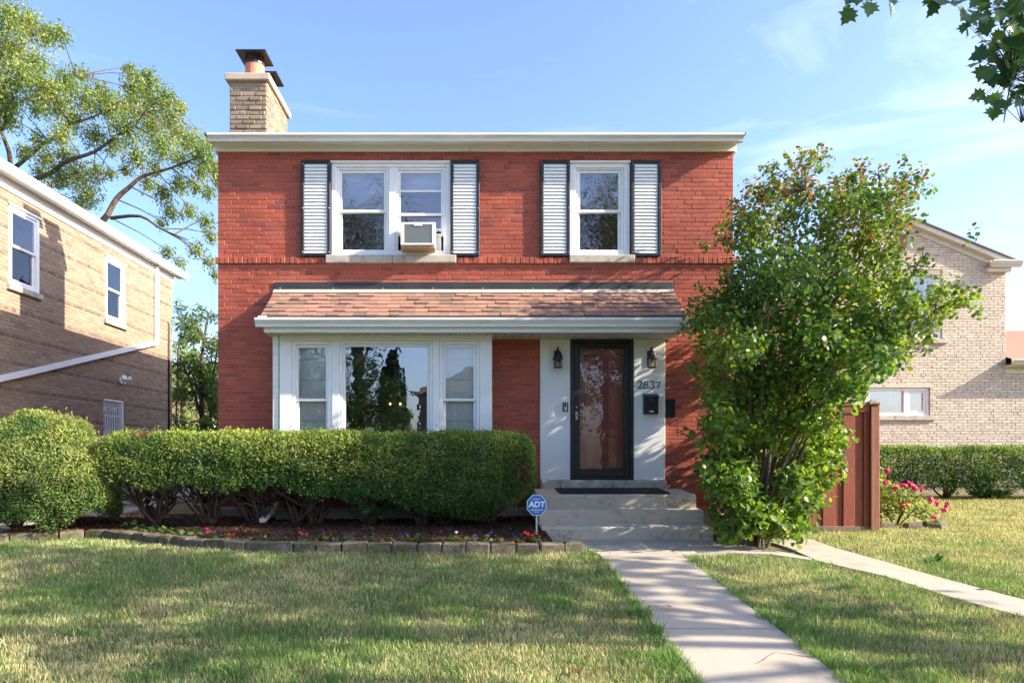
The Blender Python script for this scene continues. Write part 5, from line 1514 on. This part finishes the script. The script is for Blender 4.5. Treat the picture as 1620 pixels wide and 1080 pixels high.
# --- trees seen through the gap between the houses, and others
def simple_tree(name, label, base, height, cr, nclump, dens, seed, cols, leaf=(.10,.18), mat='leaf_tree', group=None, low=.3, droop=.3, tall=.38, parent_mesh=None, crad=(.2,.34)):
    g = np.random.default_rng(seed); gg = random.Random(seed)
    t = thing(name, label, 'tree', tuple(base), group=group)
    b = np.zeros(3); top = b+np.array([0,0,height*.9]); ctr_ = np.array([0,0,height*(low+1)/2])
    lim = [([b-np.array([0,0,.3]), np.array([gg.uniform(-.2,.2), 0, height*.3]), np.array([gg.uniform(-.3,.3), gg.uniform(-.3,.3), height*.62]), top], cr*.085, .03)]
    cl = []
    for k in range(nclump):
        d = unit(g.normal(size=(1, 3)))[0]; r = g.random()**.45
        c = ctr_ + d*r*np.array([cr, cr, height*(1-low)/2*.92]); cl.append((tuple(c), float(g.uniform(*crad)*cr)))
    for k in range(7):
        a = 6.28*k/7; e = ctr_ + np.array([math.cos(a)*cr*.7, math.sin(a)*cr*.7, gg.uniform(-.1,.25)*height]); s_ = np.array([0,0,height*(low*.7+.08*k/2)])
        lim.append(([s_, s_*.5+e*.5+np.array([0,0,.3]), e], cr*.03, .02))
    tw_ = clump_twigs(lim, cl, gg, .03, 3, .012)
    obj('trunk', limbs_mesh(lim, tw_, 7), M['bark'], t)
    P, N = clump_leaves(cl, dens, g, .5, .8, droop)
    n = len(P); C = mixcol(cols[0], cols[1], g.random(n)); S = g.uniform(*leaf, n)
    V, F, CC, *_ = scatter(LEAF_V, LEAF_F, P, N, S, C)
    o = obj('crown', np_mesh('crown', V, F, CC), M[mat], t); o['kind'] = 'stuff'
    return t
def copy_tree(t, loc, rz, sc, label):
    c = t.copy(); COL.objects.link(c); c.location = loc; c.rotation_euler = (0, 0, rz); c.scale = (sc,)*3; c['label'] = label
    for ch_ in t.children:
        d = ch_.copy(); COL.objects.link(d); d.parent = c
    return c
p = pix(330, 640, 21.0)
simple_tree('small_tree', 'drooping green tree against the left wall of the red house', (p[0], p[1], .2), 5.6, 1.15, 75, 900, 201, ((.09,.16,.045),(.20,.28,.08)), leaf=(.10,.18), low=.02, droop=.5)
p = pix(285, 610, 30.0)
simple_tree('small_tree', 'pale green tree far back between the houses', (p[0], p[1], .2), 6.4, 1.7, 60, 420, 202, ((.16,.25,.06),(.30,.36,.12)), low=.12)
p = pix(300, 640, 46.0)
simple_tree('far_tree', 'hazy tree behind the far house with brown roof', (p[0], p[1], .2), 6.0, 4.5, 60, 110, 203, ((.07,.13,.04),(.13,.19,.06)), leaf=(.22,.36), low=.1)
# vine on the corner of the tan house
vine = thing('climbing_vine', 'green vine hanging off the back corner of the tan house', 'vine')
g8 = np.random.default_rng(8)
vcl = [((-7.92,8.60,4.75),.34),((-7.75,8.65,4.5),.30),((-7.98,8.55,5.1),.22),((-7.5,8.75,4.78),.20),((-7.25,8.85,4.82),.13),((-6.95,8.95,4.88),.13),((-6.7,9.05,4.78),.12),((-6.5,9.15,4.55),.12),((-7.9,8.55,4.1),.18),((-7.6,8.65,3.95),.10)]
P, N = clump_leaves(vcl, 1500, g8, .5, 1, .3); n = len(P)
V, F, CC, *_ = scatter(LEAF_V, LEAF_F, P, N, g8.uniform(.07,.13,n), mixcol((.05,.10,.03),(.15,.20,.06), g8.random(n)))
o = obj('foliage', np_mesh('foliage', V, F, CC), M['leaf_tree'], vine); o['kind'] = 'stuff'
mb = MB(); mb.tube([(-8.0,8.45,.2),(-8.02,8.46,2.0),(-7.98,8.5,3.9),(-7.9,8.58,4.6),(-7.4,8.8,4.82),(-6.9,8.95,4.9),(-6.5,9.15,4.6)], [.025,.022,.02,.015,.01,.008,.004], 5); obj('stem', mb, M['bark'], vine)

# trees across the street and along the kerb, mirrored in the glass
ta = simple_tree('street_tree', 'broad green tree across the street', (-9.0, -27, -.45), 9.5, 3.6, 60, 48, 301, ((.04,.09,.025),(.10,.16,.04)), leaf=(.26,.4), low=.12)
tb_ = simple_tree('street_tree', 'tall spreading tree across the street in front of the grey-brown house', (-6.0, -26, -.45), 16.0, 4.2, 60, 55, 302, ((.04,.085,.025),(.10,.15,.04)), leaf=(.24,.38), low=.42)
copy_tree(tb_, (7.2, -27, -.45), 2.0, 1.05, 'tall spreading tree across the street near the pale house')
for i, (x, y, rz, s_, lb) in enumerate(((-5.3,-24.0,.4,.74,'low bushy tree at the kerb across the street'),(-14.5,-29,1.2,1.25,'broad tree across the street at the far end'),(3.8,-28,2.2,.95,'tree in front of the house across the street'),(12,-40,.7,1.8,'tall tree behind the pale house across the street'),(20,-27,1.7,1.2,'kerbside tree across the street'))):
    copy_tree(ta, (x, y, -.45), rz, s_, lb)
arb = thing('arborvitae', 'dark columnar evergreen across the street', 'tree', (-4.2, -27.5, -.45))
g9 = np.random.default_rng(9); z = g9.random(9000)**1.2*6.8; a = g9.random(9000)*6.283; r = (1.0*(1-(z/7.2)**2.2)+.05)*(.75+.3*g9.random(9000))
P = np.stack([r*np.cos(a), r*np.sin(a), z+.1], 1); N = np.stack([np.cos(a), np.sin(a), .3+0*a], 1)+g9.normal(0,.3,(9000,3))
V, F, CC, *_ = scatter(LEAF_V, LEAF_F, P, N, g9.uniform(.18,.32,9000), mixcol((.015,.04,.015),(.04,.085,.025), g9.random(9000)))
o = obj('crown', np_mesh('crown', V, F, CC), M['leaf_tree'], arb); o['kind'] = 'stuff'
mb = MB(); mb.tube([(0,0,-.2),(0,0,6)], [.12,.03], 6); obj('trunk', mb, M['bark'], arb)

# --- small plants ---------------------------------------------------------------
def ordinal(i): return ['first','second','third','fourth','fifth','sixth','seventh','eighth','ninth','tenth','eleventh','twelfth','thirteenth','fourteenth','fifteenth','sixteenth','seventeenth','eighteenth','nineteenth','twentieth','twenty-first','twenty-second','twenty-third','twenty-fourth','twenty-fifth','twenty-sixth','twenty-seventh','twenty-eighth'][i]
gq = np.random.default_rng(15)
BLOOM = {'red': (.55,.02,.02), 'purple': (.055,.02,.16), 'pink': (.60,.05,.14), 'violet': (.12,.03,.22), 'green': None, 'white': (.6,.55,.6)}
plan = [(.70,'red'),(.52,'purple'),(.30,'green'),(.16,'purple'),(-.02,'violet'),(-.22,'white'),(-.42,'violet'),(-.62,'green'),(-.80,'purple'),(-1.0,'green'),(-1.22,'purple'),(-1.45,'violet'),(-1.62,'green'),(-1.80,'purple'),(-2.0,'pink'),(-2.25,'purple'),(-2.5,'green'),(-2.72,'green'),(-2.88,'red'),(-3.05,'purple'),(-3.2,'pink'),(-3.45,'green'),(-3.62,'green'),(-3.82,'green'),(-4.02,'green'),(-4.22,'green'),(-4.42,'green'),(-4.60,'green')]
for i, (x, colr) in enumerate(plan):
    y = float(np.interp(x, ex, ey)) + .26 + rnd.uniform(-.03, .05)
    big = 1.25 if (x < -3.3 or i == 0) else rnd.uniform(.8, 1.0)
    lb = f'small bedding plant with {colr} blooms, {ordinal(i)} from the yard sign' if colr != 'green' else f'small leafy bedding plant without blooms, {ordinal(i)} from the yard sign'
    t = thing('bedding_plant', lb, 'plant', (x, y, bed_z(x, y)-.02), group='bedding plants along the edging')
    n = 26; d = unit(gq.normal(size=(n, 3))*np.array([1,1,.6])+np.array([0,0,.5])); P = d*(gq.random(n)**.6*.075*big)[:, None]; P[:, 2] = np.abs(P[:, 2])*1.2+.015
    V, F, CC, *_ = scatter(ROUND_V, ROUND_F, P, d+np.array([0,0,.6])+gq.normal(0,.3,(n,3)), gq.uniform(.035,.06,n)*big, mixcol((.04,.12,.025),(.12,.24,.06), gq.random(n)), spin=d)
    obj('leaves', np_mesh('leaves', V, F, CC), M['leaf_shrub'], t)
    c = BLOOM[colr]
    if c:
        for q in range(7 if i == 0 else gq.integers(1, 4)):
            pc = np.array([gq.uniform(-.07,.07)*(2.0 if i == 0 else .8), gq.uniform(-.06,.02), gq.uniform(.07,.13)])
            n = 5; an = np.arange(n)*6.283/5; nv = np.array([0,-.7,.7])
            Nn = np.tile(nv, (n, 1)); sp = np.stack([np.cos(an), np.sin(an)*.7, np.sin(an)*.7], 1)
            V, F, CC, *_ = scatter(ROUND_V, ROUND_F, np.tile(pc, (n,1)), Nn, np.full(n, .021), np.tile(np.array(c), (n,1))*gq.uniform(.8,1.2,(n,1)), spin=sp)
            obj('blossom', np_mesh('blossom', V, F, CC), M['petal'], t)
# hosta by the passage
hs = thing('hosta_plant', 'leafy hosta growing beside the concrete passage', 'plant', (-7.1, 2.9, .08))
n = 60; d = unit(gq.normal(size=(n,3))*np.array([1,1,.35])+np.array([0,0,.45])); P = d*(gq.random(n)**.7*.55)[:,None]; P[:,2] = np.abs(P[:,2])*.9+.05
for i in range(n):
    place_leaf(leaf_me[3+i % 3], hs, P[i], d[i]*.4+np.array([0,-.2,.8]), gq.uniform(.18,.30), spin=d[i])
# rose bush right of the fence
rs = thing('rose_bush', 'rose bush with pink blooms behind the fence post', 'bush', (6.45, .15, 0))
rcl = [((-.15,0,.55),.22),((.05,0,.42),.25),((.30,.05,.30),.22),((-.1,.1,.25),.22),((.5,.0,.22),.16),((-.25,0,.8),.12)]
P, N = clump_leaves(rcl, 4600, gq, .5, .9); P = P[P[:,2] > .02]; n = len(P)
V, F, CC, *_ = scatter(ROUND_V, ROUND_F, P, gq.normal(size=(n,3))+np.array([0,-.2,.6]), gq.uniform(.03,.055,n), mixcol((.09,.19,.04),(.36,.38,.10), gq.random(n)))
o = obj('foliage', np_mesh('foliage', V, F, CC), M['leaf_shrub'], rs); o['kind'] = 'stuff'
mb = MB()
for q in range(8): mb.tube([(0,0,-.05),(rnd.uniform(-.2,.3),rnd.uniform(-.1,.1),.3),(rnd.uniform(-.3,.55),rnd.uniform(-.1,.1),rnd.uniform(.35,.8))],[.01,.008,.004],4)
obj('stem', mb, M['bark'], rs)
for (dx, dz) in ((-.22,.86),(-.25,.70),(.02,.64),(-.10,.60),(.12,.66),(.18,.60),(.30,.60),(.42,.40),(.52,.36),(.66,.34),(.62,.26),(.48,.16),(.10,.38),(.02,.33)):
    n = 9; an = np.arange(n)*2.4; pc = np.array([dx, -.20, dz])
    sp = np.stack([np.cos(an), -.4+0*an, np.sin(an)], 1); Nn = np.stack([np.cos(an)*.5, -1+0*an, np.sin(an)*.5+.3], 1)
    V, F, CC, *_ = scatter(ROUND_V, ROUND_F, np.tile(pc,(n,1))+gq.normal(0,.012,(n,3)), Nn, gq.uniform(.035,.06,n), np.tile(np.array((.62,.055,.12)),(n,1))*gq.uniform(.7,1.3,(n,1)), spin=sp)
    obj('blossom', np_mesh('blossom', V, F, CC), M['petal'], rs)
for k, (x, y, a) in enumerate(((6.15,-.12,.2),(6.5,-.2,.1),(6.85,-.1,-.2),(7.1,.1,.5))):
    mb = MB(); mb.box(-.13, .13, -.07, .07, -.05, .09, .03); me = mb.mesh('edging_stone')
    for v in me.vertices: v.co += Vector((rnd.uniform(-.015,.015),)*3)
    tag(obj('edging_stone', me, M['block'], None, (x, y, 0), rot=(0,0,a)), ['brown stone touching the fence post base','brown stone under the middle of the rose bush','brown stone right of the rose bush','outermost stone right of the rose bush'][k], 'stone', 'stones edging the rose bush')
wd_ = thing('weed', 'dark broadleaf weed in the right-hand lawn', 'plant', (4.95, -3.12, gzf(-3.12)))
weed_me = np_mesh('leaf', np.array(LEAF_V), np.array(LEAF_F), np.tile(np.array([[.05,.12,.03]]), (4,1))); weed_me.materials.append(M['leaf_shrub'])
for i in range(12):
    a = i*2.4; place_leaf(weed_me, wd_, (.01*math.cos(a), .01*math.sin(a), .02), (-math.cos(a), -math.sin(a), .8), rnd.uniform(.07,.12), spin=(math.cos(a)*.7, math.sin(a)*.7, 1.0))

# --- loose wood chips on the bed
gc = np.random.default_rng(88); n = 9000
X = gc.uniform(-6.0, .88, n); e0 = np.interp(X, ex, ey)+.14; T = gc.random(n)**1.3; Y = e0 + (.15-e0)*T
Zb = gz(Y)+.09+.07*np.clip((Y-np.interp(X, ex, ey))/(.3-np.interp(X, ex, ey))*1.6, 0, 1)+.012
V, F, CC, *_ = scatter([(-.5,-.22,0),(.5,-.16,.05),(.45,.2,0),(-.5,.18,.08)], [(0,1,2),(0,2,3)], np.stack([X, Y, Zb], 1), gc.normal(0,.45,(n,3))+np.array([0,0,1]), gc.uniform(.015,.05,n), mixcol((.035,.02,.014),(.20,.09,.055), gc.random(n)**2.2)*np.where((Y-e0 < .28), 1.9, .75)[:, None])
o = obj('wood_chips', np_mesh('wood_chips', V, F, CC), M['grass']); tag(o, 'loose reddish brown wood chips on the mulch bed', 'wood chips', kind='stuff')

# --- grass ----------------------------------------------------------------------
WALK = [(.85,-1.5),(.85,-1.74),(1.28,-2.42),(1.40,-2.72),(1.415,-9),(2.345,-9),(2.35,-2.87),(2.86,-2.70),(3.33,-2.76),(3.70,-3.06),(4.06,-3.67),(4.23,-4.38),(4.45,-4.96),(4.79,-5.75),(5.3,-6.7),(5.9,-6.5),(5.40,-5.6),(5.04,-4.9),(4.80,-4.35),(4.60,-3.72),(4.42,-3.02),(4.28,-2.3),(4.42,-1.4),(4.42,-1.0),(3.1,-1.0),(3.1,-1.5)]
BED = [(p[0], p[1]-.02) for p in EDGE] + [(1.3,-2.3),(.9,-1.5),(.9,.3),(-7.0,.3)]
gg_ = np.random.default_rng(77)
def grass_area(x0, x1, y0, y1, dens):
    n = int((x1-x0)*(y1-y0)*dens); X = gg_.uniform(x0, x1, n); Y = gg_.uniform(y0, y1, n)
    creep = .022 + .03*sinnoise(np.stack([X, Y], 1), 2.5, 606, 3)
    onwalk = point_in(WALK, X, Y) & ~((Y < -2.9) & ((X-1.42 < creep) | (2.34-X < creep)) & (X > 1.40) & (X < 2.36))
    k = ~onwalk & ~point_in(BED, X, Y)
    k &= ~((X > -3.9) & (X < 3.95) & (Y > -.1)) & ~((X < -6.0) & (Y > -.45)) & ~((X > 3.9) & (X < 5.8) & (Y > -.62) & (Y < -.45))
    k &= ~((X > 7.8) & (Y > 6.6))
    wgt = np.ones(n); d = Y+10.667; k &= (np.abs(X) < d*.95+1.2)
    return X[k], Y[k]
areas = [(-6.5,6.8,-7.8,-5.6,9000),(-8.5,8.0,-5.6,-4.0,7000),(-9,9,-4.0,-2.2,4800),(-9,9,-2.2,-.3,3200),(3.9,14,-.3,2.5,2000),(6,19,2.5,5.6,1200)]
XY = [grass_area(*a) for a in areas]
X = np.concatenate([a[0] for a in XY]); Y = np.concatenate([a[1] for a in XY]); n = len(X)
P2 = np.stack([X, Y], 1)
dry = .5 + .42*sinnoise(P2, .38, 500, 3) + .22*sinnoise(P2, 1.7, 501, 2)
# worn spot in the left lawn; lusher strips along paving and edging
dry += .9*np.exp(-(((X+2.05)/.22)**2+((Y+5.58)/.12)**2))
edge_d = np.minimum(np.abs(X-1.42), np.abs(X-2.34)); dry -= .45*np.exp(-(edge_d/.12)**2)
dry += .5*np.clip((X-4.2)/1.5, 0, 1)*np.clip((Y+4.0)/1.5, 0, 1)
prob = np.clip(dry*1.25-.08, .08, .97)*.66
straw = gg_.random(n) < prob
C = mixcol((.10,.20,.055), (.23,.33,.105), gg_.random(n))
C[straw] = mixcol((.40,.34,.18), (.68,.59,.37), gg_.random(straw.sum()))
C *= (1 + .15*sinnoise(P2, .9, 502, 2))[:, None]
h = gg_.uniform(.028, .062, n)*(1.0-.25*np.clip(dry, 0, 1))*(1+.5*np.exp(-(edge_d/.10)**2)) 
h *= np.where(gg_.random(n) < .02, 1.7, 1)*np.clip(1+.35*sinnoise(P2, 1.3, 505, 3), .5, 1.6)
tuft = sinnoise(P2, 2.1, 507, 2) > .93; h[tuft] *= 1.5; C[tuft] = C[tuft]*np.array([.75,1.0,.7])
bare = np.exp(-(((X+2.05)/.20)**2+((Y+5.60)/.09)**2)) > .4; h[bare] *= .3
wdt = gg_.uniform(.0016, .0031, n)*np.where(Y > -2.5, 1.5, 1.0)*np.where(Y > 1, 1.5, 1.0)
a = gg_.random(n)*6.283; lean = gg_.uniform(.15, .75, n)*h; la = gg_.random(n)*6.283
Z = gz(Y) - .012
bxv = np.cos(a)*wdt; byv = np.sin(a)*wdt; lx = np.cos(la)*lean; ly = np.sin(la)*lean
V = np.empty((n, 5, 3))
V[:,0] = np.stack([X-bxv, Y-byv, Z], 1); V[:,1] = np.stack([X+bxv, Y+byv, Z], 1)
V[:,2] = np.stack([X+lx*.35+bxv*.8, Y+ly*.35+byv*.8, Z+h*.6], 1); V[:,3] = np.stack([X+lx*.35-bxv*.8, Y+ly*.35-byv*.8, Z+h*.6], 1)
V[:,4] = np.stack([X+lx, Y+ly, Z+h], 1)
F = (np.array([(0,1,2),(0,2,3),(3,2,4)])[None] + (np.arange(n)*5)[:, None, None]).reshape(-1, 3)
cc = np.repeat(C, 5, axis=0)
gr = obj('grass', np_mesh('grass', V.reshape(-1, 3), F, cc), M['grass'])
tag(gr, 'mown summer lawn with green and straw-coloured blades', 'grass', kind='stuff')


# fallen leaves and twigs
for i, (x, y) in enumerate(((-1.35,-3.55),(.62,-6.10),(1.60,-4.75),(4.72,-4.2))):
    o = place_leaf(leaf_me[0], None, (x, y, gzf(y)+.045), (.2,.1,1), .07, name='fallen_leaf')
    me2 = leaf_me[0].copy(); cdat = me2.attributes['Col'].data
    for q in cdat: q.color = (.22,.085,.03,1)
    o.data = me2
    tag(o, ['curled brown leaf on the lawn below the edging','brown leaf on the lawn near the front walk','brown leaf lying on the front walk slab','brown leaf on the side path edge'][i], 'leaf', 'fallen leaves')
